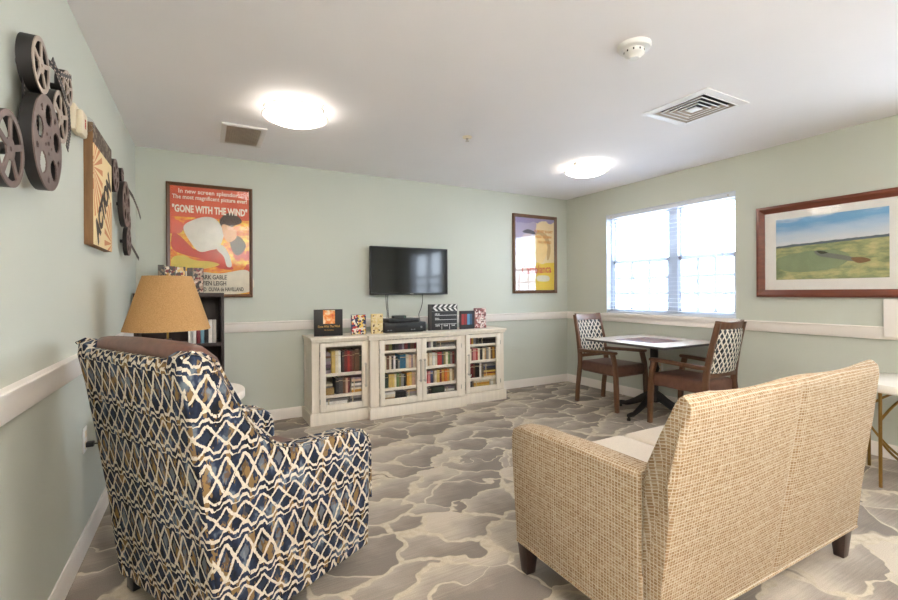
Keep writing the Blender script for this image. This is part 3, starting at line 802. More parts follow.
sculpture('cluster of bronze film reels with hanging film tails, beyond the box canvas',
          [(3.37, 1.953, .10, XF - .025, XF, 'wide', dk, None), (3.69, 1.835, .152, XF - .02, XF + .012, 'wide', dk, 'largest reel'), (3.66, 2.02, .05, XF - .03, XF - .005, 'thin', dk, None), (3.83, 1.60, .10, XF - .02, XF + .008, 'wide', dk, None), (3.93, 1.745, .065, XF - .03, XF - .002, 'thin', dk, None)],
          [([(XF, 3.80, 1.97), (XF + .02, 3.92, 1.93), (XF + .04, 4.0, 1.86), (XF + .05, 4.06, 1.80)], .03), ([(XF, 3.92, 1.60), (XF + .01, 4.03, 1.56), (XF + .03, 4.13, 1.50)], .03)], (XL + .03, 3.65, 1.5))

# fire alarm horn strobe
t = thing('fire_alarm', 'almond fire alarm horn with clear strobe above the canvas corner, left wall', 'fire alarm', (XL + .02, 2.53, 1.92))
child('back_box', MB().box((XL, 2.50, 1.955), (XL + .022, 2.62, 2.07), .006), M_almond, t)
child('horn_cover', MB().box((XL + .02, 2.51, 1.94), (XL + .046, 2.60, 2.05), .010), M_almond, t)
child('strobe_lens', MB().lathe([(.034, 0), (.034, .012), (.024, .028), (.008, .036), (0, .037)], (XL + .026, 2.66, 2.03), 20, axis='x'), glass('strobe_clear_plastic', 1.6, .1, (.9, .9, .92, 1)), t, 'clear strobe lens')
child('strobe_base', MB().box((XL, 2.62, 1.985), (XL + .028, 2.70, 2.07), .004), M_almond, t)
child('lettering', text_mb([('FIRE', .026, on_left(XL + .0466, 2.555, 1.995, PI / 2), .001, .9)]), plain('red_alarm_ink', (188, 60, 48), .6), t, 'red lettering', smooth=None, uv=False)

# outlets
def outlet(x, y, z, sgn, label, name='wall_outlet'):
    t = thing(name, label, 'outlet', (x, y, z - .06))
    a, b = (x, x + .006 * sgn)
    child('cover_plate', MB().box((min(a, b), y - .037, z - .06), (max(a, b), y + .037, z + .06), .003), M_white, t)
    for dz in (-.026, .026):
        child('socket', MB().box((min(b, b + .002 * sgn), y - .017, z + dz - .016), (max(b, b + .002 * sgn), y + .017, z + dz + .016), .0015), M_almond, t)
    return t
outlet(XL, 2.74, .53, 1, 'white wall outlet with black plug on the left wall behind the armchair')
outlet(XR, 3.205, .40, -1, 'white wall outlet low on the window wall behind the game table')
pl = MB(); pl.box((XL + .0085, 2.724, .493), (XL + .04, 2.756, .517), .004)
pl.tube([(XL + .035, 2.74, .505), (XL + .07, 2.74, .503), (XL + .10, 2.75, .47), (XL + .11, 2.78, .36), (XL + .10, 2.82, .2), (XL + .11, 2.86, .05), (XL + .13, 2.92, .008), (XL + .22, 3.0, .006), (XL + .3, 3.06, .006)], .0035, 8)
solo('power_cord', pl, M_black, 'black plug and cord in the left wall outlet behind the armchair', 'cord')

# ------------------------------------------------------------------ bookcase, left back corner
bx0, bx1, by_, bzt = XL + .018, .147, 4.27, 1.237
yb_ = YB - .04
t = thing('bookcase', 'dark espresso open bookcase in the back left corner behind the lamp', 'bookcase', ((bx0 + bx1) / 2, (by_ + yb_) / 2, 0))
child('top_panel', MB().box((bx0, by_, bzt - .035), (bx1, yb_, bzt), .002), M_espresso, t)
child('side_panel', MB().box((bx0, by_, 0), (bx0 + .025, yb_, bzt - .035), .001), M_espresso, t)
child('side_panel', MB().box((bx1 - .025, by_, 0), (bx1, yb_, bzt - .035), .001), M_espresso, t)
child('back_panel', MB().box((bx0 + .025, yb_ - .008, .06), (bx1 - .025, yb_, bzt - .035)), M_espresso, t)
for z in (.815, .44, .06): child('shelf', MB().box((bx0 + .025, by_ + .004, z - .028), (bx1 - .025, yb_ - .008, z), .001), M_espresso, t)
child('plinth', MB().box((bx0 + .025, by_ + .02, 0), (bx1 - .025, by_ + .035, .032)), M_espresso, t)

def cover(name, seed, pal):
    """mottled generic sleeve print"""
    if name in _plain: return _plain[name]
    k = NT(name, .3)
    v = k.n.new('ShaderNodeTexVoronoi'); k.l.new(k.mapping(k.coord('Object'), (1, .2, 1), loc=(seed, seed * .7, seed * .3)), v.inputs['Vector']); v.inputs['Scale'].default_value = 55
    f = k.sep(v.outputs['Color'])[0]
    stops = [((i + .0) / len(pal), lin(c)) for i, c in enumerate(pal)]
    k.base(k.ramp(f, stops, 'CONSTANT')); _plain[name] = k.m
    return k.m
def case_thing(x0, x1, y0, y1, z0, z1, mats, label, cat='dvd case', group=None, name='dvd_case', rz=0.0):
    """standing case: sleeve with its printed front as a part"""
    cx_, cy_ = (x0 + x1) / 2, (y0 + y1) / 2
    t = thing(name, label, cat, (cx_, cy_, z0), rz, group)
    w_, d_, h_ = (x1 - x0) / 2, (y1 - y0) / 2, z1 - z0
    child('sleeve', MB().box((-w_, -d_, 0), (w_, d_, h_), .0015), mats[0], t, world=False)
    child('front_print', MB().box((-w_ + .003, -d_ - .0008, .003), (w_ - .003, -d_ + .0002, h_ - .003)), mats[1], t, world=False)
    return t
# on top of the bookcase: sleeves standing face forward
z = bzt
pals = [[(30, 28, 30), (60, 56, 50), (120, 104, 84), (40, 40, 44)], [(212, 176, 150), (120, 40, 44), (70, 60, 60), (190, 150, 90), (226, 210, 190)], [(220, 208, 190), (150, 60, 60), (230, 190, 120), (90, 70, 64)], [(26, 24, 26), (60, 30, 30), (20, 20, 22)], [(180, 150, 130), (120, 40, 44), (60, 52, 50), (214, 190, 170)]]
spec = [(-.337, -.292, .235, 'black film box standing leftmost on top of the bookcase'), (-.290, -.215, .225, 'cream and red film box, second on top of the bookcase'), (-.213, -.140, .222, 'pale cream film box, third on top of the bookcase'), (-.129, -.085, .215, 'narrow black film box on bookcase top beside the lamp'), (-.083, -.006, .215, 'pinkish film box at the right end of bookcase top')]
for i, (a, b, h_, lb) in enumerate(spec):
    case_thing(a, b, 4.40, 4.43, z, z + h_, [plain('case_dark_sleeve', (40, 36, 36), .4), cover('film_sleeve_%d' % i, i * 3.1, pals[i])], lb, group='film boxes on top of the bookcase')
cl = [('white', (222, 218, 212)), ('white', (210, 208, 206)), ('maroon', (120, 40, 48)), ('blue', (110, 150, 170)), ('black', (38, 38, 42)), ('white', (214, 206, 196)), ('silver', (180, 174, 166))]
onames = ['first', 'second', 'third', 'fourth', 'fifth', 'sixth', 'seventh', 'eighth', 'ninth', 'tenth', 'eleventh', 'twelfth', 'thirteenth', 'fourteenth', 'fifteenth']
xx = -.120
for i, (cn, rgb) in enumerate(cl):
    th = .030
    solo('dvd_case', MB().box((xx, 4.29, .815), (xx + th - .003, 4.425, 1.005), .001), plain('case_' + cn, rgb, .4), f'{cn} case, {onames[i]} from the left inside the dark bookcase under the lampshade', 'dvd case', 'cases inside the dark bookcase')
    xx += th

# ------------------------------------------------------------------ round side tables and the lamp
def side_table():
    t = thing('side_table', '', 'side table', (0, 0, 0), 0)
    child('table_top', MB().lathe([(0, .59), (.325, .59), (.333, .596), (.335, .602), (.335, .635), (.331, .643), (.323, .645), (0, .645)], n=64), M_table_white, t, world=False)
    for k_ in range(4):
        a = PI / 4 + k_ * PI / 2
        x, y = .312 * math.cos(a), .312 * math.sin(a)
        child('leg', MB().tube([(x, y, 0), (x, y, .59)], .0095, 10), M_gold, t, world=False)
    for a in (PI / 4, 3 * PI / 4):
        e = Vector((math.cos(a), math.sin(a), 0))
        lo = [e * (.31 * (1 - 2 * i / 20)) + Vector((0, 0, .10 + .19 * (1 - 2 * i / 20) ** 2)) for i in range(21)]
        child('lower_arc', MB().tube(lo, .008, 8), M_gold, t, world=False)
        hi = [e * (.31 * (1 - 2 * i / 20)) + Vector((0, 0, .578 - .16 * (1 - 2 * i / 20) ** 2)) for i in range(21)]
        child('upper_arc', MB().tube(hi, .008, 8), M_gold, t, world=False)
    return t
st = side_table(); st.location = (-.115, 3.08, 0); st.rotation_euler = (0, 0, .45); ROOT[st.name] = Matrix.Translation(st.location)
st['label'] = 'round white topped gold side table under the lamp behind the armchair'; st['group'] = 'white and gold side tables'
dup(st, (3.985, 1.055, 0), math.radians(24.9), 'round white topped gold side table at the right beside the loveseat')

lx, ly, lz = -.190, 3.10, .645
t = thing('table_lamp', 'table lamp with tapered tan burlap shade behind the armchair', 'lamp', (lx, ly, lz))
child('base', MB().lathe([(0, lz), (.085, lz), (.085, lz + .015), (.05, lz + .025), (.035, lz + .05), (.07, lz + .12), (.085, lz + .18), (.06, lz + .25), (.025, lz + .29), (.02, lz + .32), (0, lz + .32)], (lx, ly, 0)), M_legwood, t)
child('stem', MB().tube([(lx, ly, lz + .3), (lx, ly, 1.345)], .006, 10), M_gold, t)
sh = MB()
sh.lathe([(.223, 1.020), (.222, 1.0245), (.127, 1.329), (.126, 1.334), (.122, 1.334), (.122, 1.329), (.217, 1.0245), (.218, 1.020), (.223, 1.020)], (lx, ly, 0), 64)
child('lamp_shade', sh, M_shade, t)
sp = MB()
for k_ in range(3):
    a = 2 * PI * k_ / 3; sp.tube([(lx, ly, 1.315), (lx + .124 * math.cos(a), ly + .124 * math.sin(a), 1.315)], .002, 6)
sp.lathe([(0, 1.31), (.012, 1.31), (.012, 1.32), (0, 1.345)], (lx, ly, 0), 12)
child('shade_spider', sp, M_gold, t)

# ------------------------------------------------------------------ armchair
fwd = math.atan2(.475, .88)
ax, ay = .88 / math.hypot(.88, .475), .475 / math.hypot(.88, .475)
OX, OY = -.3255, 2.3085            # rear left corner at z .07
hwid = .385
acx, acy = OX + ay * hwid, OY - ax * hwid
ch = thing('armchair', 'navy and cream ikat recliner armchair with brown leather inside, turned away', 'armchair', (acx, acy, 0), fwd - PI / 2)
def aw(x, y, z):
    q = max(0, (z - .07) / .97)
    return (x * (1 + (.10 if x < 0 else .03) * q), y - .038 * q * q * max(0, min(1, (.45 - y) / .45)), z - .010 * q)
wing = [(.0, .075), (-.03, .42), (-.075, .88), (-.09, 1.0), (-.082, 1.045), (-.05, 1.06), (-.015, 1.052), (.02, 1.02), (.045, .96), (.075, .895), (.115, .81), (.165, .735), (.225, .685), (.31, .655), (.45, .645), (.58, .640), (.645, .625), (.685, .590), (.70, .54), (.705, .30), (.70, .085), (.35, .075)]
for s_ in (-1, 1):
    a, b = (s_ * hwid, s_ * (hwid - .105))
    child('arm', MB().prism(wing, 'x', min(a, b), max(a, b), .024, 4), M_ikat, ch, world=False, warp=aw, smooth=50)
    pip = MB(); pth = [(s_ * (hwid - .006), p[0] + (.003 if p[0] > 0 else -.003), p[1]) for p in wing[4:20]]
    pip.tube(pth, .006, 8)
    child('piping', pip, M_ikat, ch, world=False, warp=aw)
bp = [(.004, .075), (-.028, .42), (-.073, .88), (-.088, 1.005), (-.075, 1.03), (-.045, 1.032), (.0, .95), (.05, .55), (.07, .3), (.07, .075)]
child('back_panel', MB().prism(bp, 'x', -hwid + .035, hwid - .035, .008, 3), M_ikat, ch, world=False, warp=aw, smooth=50)
# leather inside back with a rolled top
lb_ = [(-.045, 1.0), (-.058, 1.028), (-.050, 1.062), (-.02, 1.082), (.03, 1.075), (.07, 1.035), (.10, .95), (.14, .78), (.19, .6), (.22, .44), (.08, .42), (.02, .8)]
mb = MB(); mb.prism(lb_, 'x', -hwid + .025, hwid - .06, .035, 4)
def lw(x, y, z):
    e = (abs(x) / .36)
    x, y, z = aw(x, y, z)
    return (x, y, z - (.022 * e ** 4 if z > .9 else 0))
bmesh.ops.subdivide_edges(mb.bm, edges=[e for e in mb.bm.edges if abs(e.verts[0].co.x - e.verts[1].co.x) > .3], cuts=8)
child('back_cushion', mb, M_leather, ch, 'brown leather back cushion', world=False, warp=lw, smooth=60)
child('seat_cushion', MB().box((-hwid + .108, .12, .36), (hwid - .108, .70, .485), .04, 4), M_leather, ch, 'brown leather seat cushion', world=False)
child('front_panel', MB().box((-hwid + .105, .66, .09), (hwid - .105, .71, .36), .015, 3), M_ikat, ch, world=False)
child('under_frame', MB().box((-hwid + .105, .06, .08), (hwid - .105, .66, .36)), M_ikat, ch, world=False)
bs = MB(); bs.lathe([(.20, 0.0), (.235, 0.0), (.24, .012), (.235, .025), (.20, .025), (.20, 0)], (0, .31, 0), 40); bs.lathe([(0, .02), (.07, .02), (.07, .10), (0, .10)], (0, .31, 0), 24)
for k_ in range(4): bs.box((-.02, 0, .005), (.02, .22, .03), M=Matrix.Translation((0, .31, 0)) @ Matrix.Rotation(PI / 4 + k_ * PI / 2, 4, 'Z'))
bs.box((-.33, .04, .055), (.33, .075, .085), .004); bs.box((-.30, .0, .035), (-.24, .06, .085), .006)
child('swivel_base', bs, M_black, ch, 'black metal swivel base', world=False)

# ------------------------------------------------------------------ loveseat
sx0, sx1 = 1.20, 2.645
lv = thing('loveseat', 'tan and cream tweed loveseat with its back turned, dark tapered legs', 'sofa', ((sx0 + sx1) / 2, 1.25, 0))
# arms
armp = [(.95, .135), (1.60, .135), (1.615, .30), (1.632, .50), (1.634, .585), (1.622, .622), (1.59, .640), (1.5, .653), (1.25, .660), (.95, .661)]
for a, b in ((sx0, sx0 + .105), (sx1 - .105, sx1)):
    child('arm', MB().prism(armp, 'x', a, b, .022, 4), M_tweed, lv, smooth=50)
# seat deck / skirt
child('seat_base', MB().box((sx0 + .10, .93, .135), (sx1 - .10, 1.60, .36), .012, 3), M_tweed, lv)
# back shell: swept profile
def back_section(x):
    u = (x - sx0) / (sx1 - sx0)
    e = min(u, 1 - u) * (sx1 - sx0)
    lean = .035 * (1 - u) - .004
    top = .926 - .014 * math.sin(2 * PI * u) ** 2 - .012 * u + .004 * math.cos(2 * PI * u) - .012 * math.exp(-u / .06)
    tuck = .007 * math.exp(-((u - .5) / .012) ** 2)
    bul = .018 * (1 - abs(2 * abs(u - .5) * 2 - 1)) ** .6
    def L(z): return -lean * max(0, (z - .13) / .8) ** 1.3
    P = [(.918, .135), (.902, .25), (.884, .40), (.866, .55), (.850, .68), (.835, .80), (.826, .875)]
    out = []
    for i, (y, z) in enumerate(P):
        bb = bul * math.sin(PI * min(1, max(0, (z - .3) / .6))) if z > .3 else 0
        zz = .135 + (z - .135) * (top - .055 - .135) / (.875 - .135)
        out.append((y + L(z) - bb + tuck, zz))
    out += [(.830 + L(.9), top - .022), (.846 + L(.9), top - .005), (.856 + L(.9), top), (.868 + L(.9), top - .010), (.880 + L(.9), top - .036)]
    out += [(.914 + L(.8), .80), (.948 + L(.7), .70), (.978 + L(.6), .60), (.985, .48), (.985, .30), (.985, .135)]
    if e < .02:
        cy_ = sum(p[0] for p in out) / len(out); k_ = 1 - ((.02 - e) / .02) ** 2 * .30
        z0 = .135
        out = [(cy_ + (p[0] - cy_) * k_, z0 + (p[1] - z0) * (1 - (1 - k_) * .06)) for p in out]
    return out
xs = [sx0 + .001, sx0 + .003, sx0 + .008, sx0 + .014, sx0 + .02] + [sx0 + .02 + (sx1 - sx0 - .04) * i / 64 for i in range(1, 64)] + [sx1 - .02, sx1 - .014, sx1 - .008, sx1 - .003, sx1 - .001]
bm = bmesh.new(); rings = []
def endx(x, z):
    d = min(x - sx0, sx1 - x)
    if d > .03: return x
    if x < 1.9: o = .012 if z < .63 else -.018 + .052 * max(0, min(1, (z - .68) / .22))
    else: o = -.008 if z > .62 else .012
    o *= (1 - d / .03)
    return x + (o if x < 1.9 else -o)
for x in xs: rings.append([bm.verts.new((endx(x, z), y, z)) for y, z in back_section(x)])
n = len(rings[0])
for A, B in zip(rings, rings[1:]):
    for i in range(n): bm.faces.new((A[i], A[(i + 1) % n], B[(i + 1) % n], B[i]))
bm.faces.new(rings[0]); bm.faces.new(list(reversed(rings[-1])))
bmesh.ops.recalc_face_normals(bm, faces=bm.faces)
mb = MB(); mb.add(bm)
child('back', mb, M_tweed, lv, smooth=50)
for a, b in ((sx0 + .112, (sx0 + sx1) / 2 - .004), ((sx0 + sx1) / 2 + .004, sx1 - .112)):
    child('seat_cushion', MB().box((a, .99, .36), (b, 1.64, .485), .035, 4), M_seatlin, lv, 'pale linen coloured seat cushion')
    mb = MB(); mb.box((a + (.03 if a < 1.5 else 0), -.06, 0), (b, .06, .25), .05, 4, M=Matrix.Translation((0, 1.02, .48)) @ Matrix.Rotation(math.radians(14), 4, 'X'))
    child('back_cushion', mb, M_tweed, lv)
wl = MB()
wl.tube([(sx0 + .006, .916, .14), (sx1 - .006, .916, .14)], .006, 8); wl.tube([(sx0 + .006, .92, .14), (sx0 + .004, 1.59, .14)], .006, 8); wl.tube([(sx1 - .006, .92, .14), (sx1 - .004, 1.59, .14)], .006, 8)
child('welt', wl, M_tweed, lv)
for x, y, dx in ((sx0 + .045, 1.565, 1), (sx1 - .045, 1.565, -1), (sx0 + .045, .955, 1), (sx1 - .060, .955, -1)):
    mb = MB(); mb.box((x - .037, y - .032, 0), (x + .037, y + .032, .14), .003, 2, taper=.62)
    child('leg', mb, M_legwood, lv, 'dark tapered wooden leg')

# ------------------------------------------------------------------ game table and two chairs
gx0, gx1, gy0, gy1 = 3.46, 4.335, 2.49, 3.40
gcx, gcy = 3.925, 2.945
gt = thing('game_table', 'square pedestal game table with white top and red checkered center', 'table', (gcx, gcy, 0))
child('table_top', MB().box((gx0, gy0, .722), (gx1, gy1, .742), .004), plain('table_dark_edge', (72, 66, 64), .4), gt, 'dark table edge')
child('top_surface', MB().box((gx0 + .006, gy0 + .006, .7415), (gx1 - .006, gy1 - .006, .7455), .001), plain('white_laminate', (226, 218, 210), .22, 0, .5, .05, 7), gt, 'white glossy surface')
k = NT('checker_board_print', .22)
ck = k.n.new('ShaderNodeTexChecker'); k.l.new(k.coord('UV'), ck.inputs['Vector']); ck.inputs['Scale'].default_value = 17.8
ck.inputs['Color1'].default_value = lin((150, 62, 54)); ck.inputs['Color2'].default_value = lin((96, 92, 132)); k.base(ck.outputs[0])
bw = .225
mb = MB(); mb.box((gcx - .06 - bw, gcy - bw, .7452), (gcx - .06 + bw, gcy + bw, .7462))
child('checker_board', mb, k.m, gt, 'red and blue checker board')
child('apron_plate', MB().box((gcx - .22, gcy - .22, .705), (gcx + .22, gcy + .22, .722)), M_iron, gt)
child('column', MB().lathe([(0, .13), (.05, .13), (.058, .16), (.05, .2), (.038, .24), (.038, .42), (.05, .46), (.038, .5), (.038, .66), (.06, .69), (.06, .706), (0, .706)], (gcx + .015, gcy, 0), 24), M_iron, gt)
for k_ in range(4):
    a = k_ * PI / 2 + math.radians(3)
    e = Vector((math.cos(a), math.sin(a), 0)); c0 = Vector((gcx + .015, gcy, 0))
    pts = [c0 + e * r_ + Vector((0, 0, z_)) for r_, z_ in ((0.0, .20), (.05, .185), (.12, .15), (.20, .105), (.28, .068), (.33, .05), (.38, .048), (.41, .045))]
    mb = MB(); mb.tube(pts, [.045, .045, .04, .034, .028, .024, .024, .02], 10, squash=(.7, 1.0))
    mb.lathe([(0, 0), (.018, 0), (.018, .02), (.010, .026), (.010, .048), (0, .048)], tuple(c0 + e * .40), 12)
    child('foot', mb, M_iron, gt)

def dining_chair():
    t = thing('dining_chair', '', 'chair', (0, 0, 0), 0)
    W2 = .225
    def cw(x, y, z):
        q = max(0, min(1, (.30 - y) / .55)); r = max(0, min(1, (z - .45) / .5))
        return (x * (1 - .09 * q) * (1 - .10 * r * (1 if y < -.15 else 0)), y, z * (1.012 if z > .5 else 1))
    def rear(y_off=0): return [(-.272, 0), (-.262, .15), (-.240, .32), (-.225, .44), (-.232, .54), (-.262, .72), (-.305, .90), (-.318, .955)]
    rp = rear()
    for s_ in (-1, 1):
        prof = [(y - .022, z_) for y, z_ in rp] + [(y + (.026 if .2 < z_ < .6 else .020), z_) for y, z_ in reversed(rp)]
        child('rear_leg', MB().prism(prof, 'x', s_ * W2 - .018, s_ * W2 + .018, .004, 2), M_darkwood, t, world=False, warp=cw)
        fp = [(.300, 0), (.292, .2), (.285, .36), (.272, .48), (.245, .575)]
        prof = [(y - .02 + .004 * (z_ < .1), z_) for y, z_ in fp] + [(y + .022 - .006 * (z_ < .1), z_) for y, z_ in reversed(fp)]
        child('front_leg', MB().prism(prof, 'x', s_ * W2 - .02, s_ * W2 + .02, .004, 2), M_darkwood, t, world=False, warp=cw)
        ap = [(-.235, .555), (-.235, .590), (-.10, .592), (.10, .602), (.22, .606), (.285, .604), (.295, .588), (.28, .574), (.22, .572), (.05, .566), (-.12, .556)]
        child('armrest', MB().prism(ap, 'x', s_ * W2 - .026, s_ * W2 + .026, .006, 2), M_darkwood, t, world=False, warp=cw)
    child('seat', MB().box((-W2 + .006, -.225, .350), (W2 - .006, .305, .470), .034, 4), M_seatleather, t, 'brown leather seat', world=False, warp=cw)
    # curved crest rail
    cr = MB(); pts = []
    for i in range(13):
        u = -1 + i / 6; x = u * (W2 + .004)
        pts.append((x, -.312 - .030 * (1 - u * u), .928 - .0))
    bm = bmesh.new(); rg = []
    for i, (x, y, z_) in enumerate(pts):
        u = abs(x) / (W2 + .004)
        zt = .958 + .012 * u ** 3; zb_ = .895
        rg.append([bm.verts.new(p) for p in ((x, y + .016 + .018, zb_), (x, y + .014, zt), (x, y - .014, zt), (x, y - .014 + .018, zb_))])
    for A, B in zip(rg, rg[1:]):
        for i in range(4): bm.faces.new((A[i], A[(i + 1) % 4], B[(i + 1) % 4], B[i]))
    bm.faces.new(rg[0]); bm.faces.new(list(reversed(rg[-1]))); bmesh.ops.recalc_face_normals(bm, faces=bm.faces)
    cr.add(bm); child('crest_rail', cr, M_darkwood, t, world=False, warp=cw)
    # padded back, curved
    bm = bmesh.new(); rg = []
    N = 12
    zs = [(.525, 0), (.535, .012), (.60, .018), (.75, .02), (.86, .018), (.895, .012), (.903, 0)]
    for i in range(N + 1):
        u = -1 + 2 * i / N; x = u * (W2 - .018)
        front, backp = [], []
        for z_, th in zs:
            yc = -.228 - (z_ - .5) * .20 - .028 * (1 - u * u)
            front.append((x, yc + th, z_)); backp.append((x, yc - th, z_))
        loop = front + backp[::-1][1:-1]
        rg.append([bm.verts.new(p) for p in loop])
    n_ = len(rg[0])
    for A, B in zip(rg, rg[1:]):
        for i in range(n_): bm.faces.new((A[i], A[(i + 1) % n_], B[(i + 1) % n_], B[i]))
    bm.faces.new(rg[0]); bm.faces.new(list(reversed(rg[-1]))); bmesh.ops.recalc_face_normals(bm, faces=bm.faces)
    mb = MB(); mb.add(bm); child('backrest', mb, M_trellis, t, 'cream and grey trellis fabric backrest', world=False, warp=cw)
    child('back_rail', MB().box((-W2 + .017, -.252, .498), (W2 - .017, -.228, .528), .003), M_darkwood, t, world=False, warp=cw)
    return t
dc = dining_chair(); dc.location = (3.885, 2.485, 0); dc['label'] = 'dark wooden armchair with trellis back, between the game table and loveseat'; dc['group'] = 'chairs at the game table'
dup(dc, (3.885, 3.465, 0), PI, 'dark wooden armchair with trellis back at the far side of game table')

# ------------------------------------------------------------------ media cabinet
cab = thing('media_cabinet', 'long antique cream breakfront media cabinet with four glass doors under the television', 'cabinet', (1.95, 4.38, 0))
CB = YB - .03
cx0, cx1, ca, cb = .872, 3.022, 1.428, 2.448
yS, yC = 4.235, 4.175           # body front faces behind the doors
zb0, zt0 = .11, .772
# carcass: framed side panels, partitions and face stiles
for x, s_, xa, xb in ((cx0, -1, cx0, cx0 + .03), (cx1, 1, cx1 - .03, cx1)):
    body = MB(); body.box((xa, yS + .02, zb0), (xb, CB, zt0))
    a, b = (x - .006, x) if s_ < 0 else (x, x + .006)
    body.box((a, yS, zb0), (b, yS + .05, zt0)); body.box((a, CB - .05, zb0), (b, CB, zt0)); body.box((a, yS + .05, zb0), (b, CB - .05, zb0 + .06)); body.box((a, yS + .05, zt0 - .05), (b, CB - .05, zt0))
    child('side_panel', body, M_cream, cab)
for x in (ca, cb): child('partition', MB().box((x - .012, yC + .02, zb0), (x + .012, CB, zt0)), M_cream, cab)
for xa, xb, yf in ((cx0, .935, yS), (1.392, ca - .0125, yS), (cb + .0125, 2.51, yS), (2.968, cx1, yS), (ca - .02, 1.495, yC), (2.418, cb + .02, yC)):
    child('stile', MB().box((xa, yf, zb0), (xb, yf + .02, zt0)), M_cream, cab)
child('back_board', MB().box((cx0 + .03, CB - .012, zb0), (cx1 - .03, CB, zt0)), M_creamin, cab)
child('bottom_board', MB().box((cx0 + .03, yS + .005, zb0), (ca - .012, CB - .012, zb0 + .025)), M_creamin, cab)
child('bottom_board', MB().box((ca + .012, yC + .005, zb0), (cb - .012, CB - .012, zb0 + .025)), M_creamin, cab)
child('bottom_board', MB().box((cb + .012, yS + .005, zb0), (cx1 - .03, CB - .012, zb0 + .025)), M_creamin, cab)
tp = [(cx0 - .022, 4.195), (ca - .045, 4.195), (ca - .045, 4.135), (cb + .045, 4.135), (cb + .045, 4.195), (cx1 + .022, 4.195), (cx1 + .022, CB), (cx0 - .022, CB)]
mb = MB(); mb.prism(tp, 'z', .790, .816, .005, 2); mb.prism([(p[0] + (.012 if p[0] < 1 else (-.012 if p[0] > 3 else 0)), p[1] + (.014 if p[1] < 4.3 else 0)) for p in tp], 'z', .768, .792, .004, 2)
child('top', mb, M_cream, cab)
pp = [(cx0 - .026, 4.212), (ca - .03, 4.212), (ca - .03, 4.148), (cb + .03, 4.148), (cb + .03, 4.212), (cx1 + .026, 4.212), (cx1 + .026, CB), (cx0 - .026, CB)]
child('plinth', MB().prism(pp, 'z', 0, .112, .006, 2), M_cream, cab)
for z in (.467, .264): child('shelf', MB().box((cx0 + .03, yS + .012, z - .028), (ca - .012, CB - .012, z), .002), M_cream, cab)
for z in (.653, .462, .280): child('shelf', MB().box((ca + .012, yC + .012, z - .026), (cb - .012, CB - .012, z), .002), M_cream, cab)
for z in (.648, .466, .267): child('shelf', MB().box((cb + .012, yS + .012, z - .026), (cx1 - .03, CB - .012, z), .002), M_cream, cab)
def door(x0, x1, yf, hinge_left):
    z0, z1 = .120, .762; fw = .052; zbot, ztop = .180, .722
    mb = MB(); y0, y1 = yf - .02, yf - .001
    mb.box((x0, y0, z0), (x0 + fw, y1, z1), .002); mb.box((x1 - fw, y0, z0), (x1, y1, z1), .002); mb.box((x0 + fw, y0, z0), (x1 - fw, y1, zbot), .002); mb.box((x0 + fw, y0, ztop), (x1 - fw, y1, z1), .002)
    d = child('door', mb, M_cream, cab)
    child('glass_pane', MB().box((x0 + fw, yf - .010, zbot), (x1 - fw, yf - .007, ztop)), M_cabglass, d)
    hx = x1 - .022 if hinge_left else x0 + .022
    h = MB(); h.tube([(hx, y0 - .026, .32), (hx, y0 - .026, .555)], .006, 10)
    for z in (.335, .54): h.tube([(hx, y0 + .002, z), (hx, y0 - .026, z)], .006, 8); h.lathe([(0, -.004), (.010, -.004), (.010, .002), (0, .003)], (hx, y0 - .030, z), 12, axis='y')
    child('handle', h, M_chrome, d, 'brushed nickel bar handle')
    gx = x0 if hinge_left else x1
    for z in (.22, .66):
        child('hinge', MB().tube([(gx, y0 - .003, z - .022), (gx, y0 - .003, z + .022)], .004, 8), M_chrome, d)
door(.937, 1.390, yS, True); door(1.497, 1.948, yC, True); door(1.952, 2.416, yC, False); door(2.512, 2.966, yS, False)

# ------------------------------------------------------------------ books behind the doors
CC = {'yellow': (206, 176, 96), 'cream': (220, 208, 182), 'white': (226, 222, 214), 'grey': (138, 134, 130), 'dark red': (112, 34, 36), 'red': (172, 44, 40), 'brown': (104, 70, 48), 'tan': (178, 146, 106), 'dark green': (50, 66, 54),
      'black': (32, 30, 32), 'lilac': (146, 130, 140), 'blue': (40, 104, 134), 'navy': (44, 52, 84), 'olive': (122, 116, 62), 'purple': (92, 66, 84), 'green': (108, 140, 84), 'gold': (198, 144, 56), 'orange': (206, 104, 44), 'pink': (196, 120, 116), 'peach': (206, 170, 146), 'dark grey': (70, 66, 66)}
def bookmat(c): return plain('book_cover_' + c.replace(' ', '_'), CC[c], .45, 0, .4, .12, 25)
def book_mb(x0, x1, y0, y1, z0, z1, flat=False):
    mb = MB(); c_ = .0022
    if not flat:   # spine faces the front
        mb.box((x0, y0, z0), (x0 + c_, y1, z1)); mb.box((x1 - c_, y0, z0), (x1, y1, z1)); mb.box((x0 + c_, y0, z0), (x1 - c_, y0 + .004, z1))
        mb.box((x0 + c_, y0 + .004, z0 + .003), (x1 - c_, y1 - .003, z1 - .004), mi=1)
        b = z0 + (z1 - z0) * .78; mb.box((x0 + .0005, y0 - .0005, b), (x1 - .0005, y0 + .001, b + .006), mi=2)
    else:          # lying, spine to the front
        mb.box((x0, y0, z0), (x1, y1, z0 + c_)); mb.box((x0, y0, z1 - c_), (x1, y1, z1)); mb.box((x0, y0, z0 + c_), (x1, y0 + .004, z1 - c_))
        mb.box((x0 + .003, y0 + .004, z0 + c_), (x1 - .003, y1 - .003, z1 - c_), mi=1)
        b = x0 + (x1 - x0) * .15; mb.box((b, y0 - .0005, z0 + .001), (b + .01, y0 + .001, z1 - .001), mi=2)
    return mb
M_band = plain('spine_band', (196, 178, 140), .5)
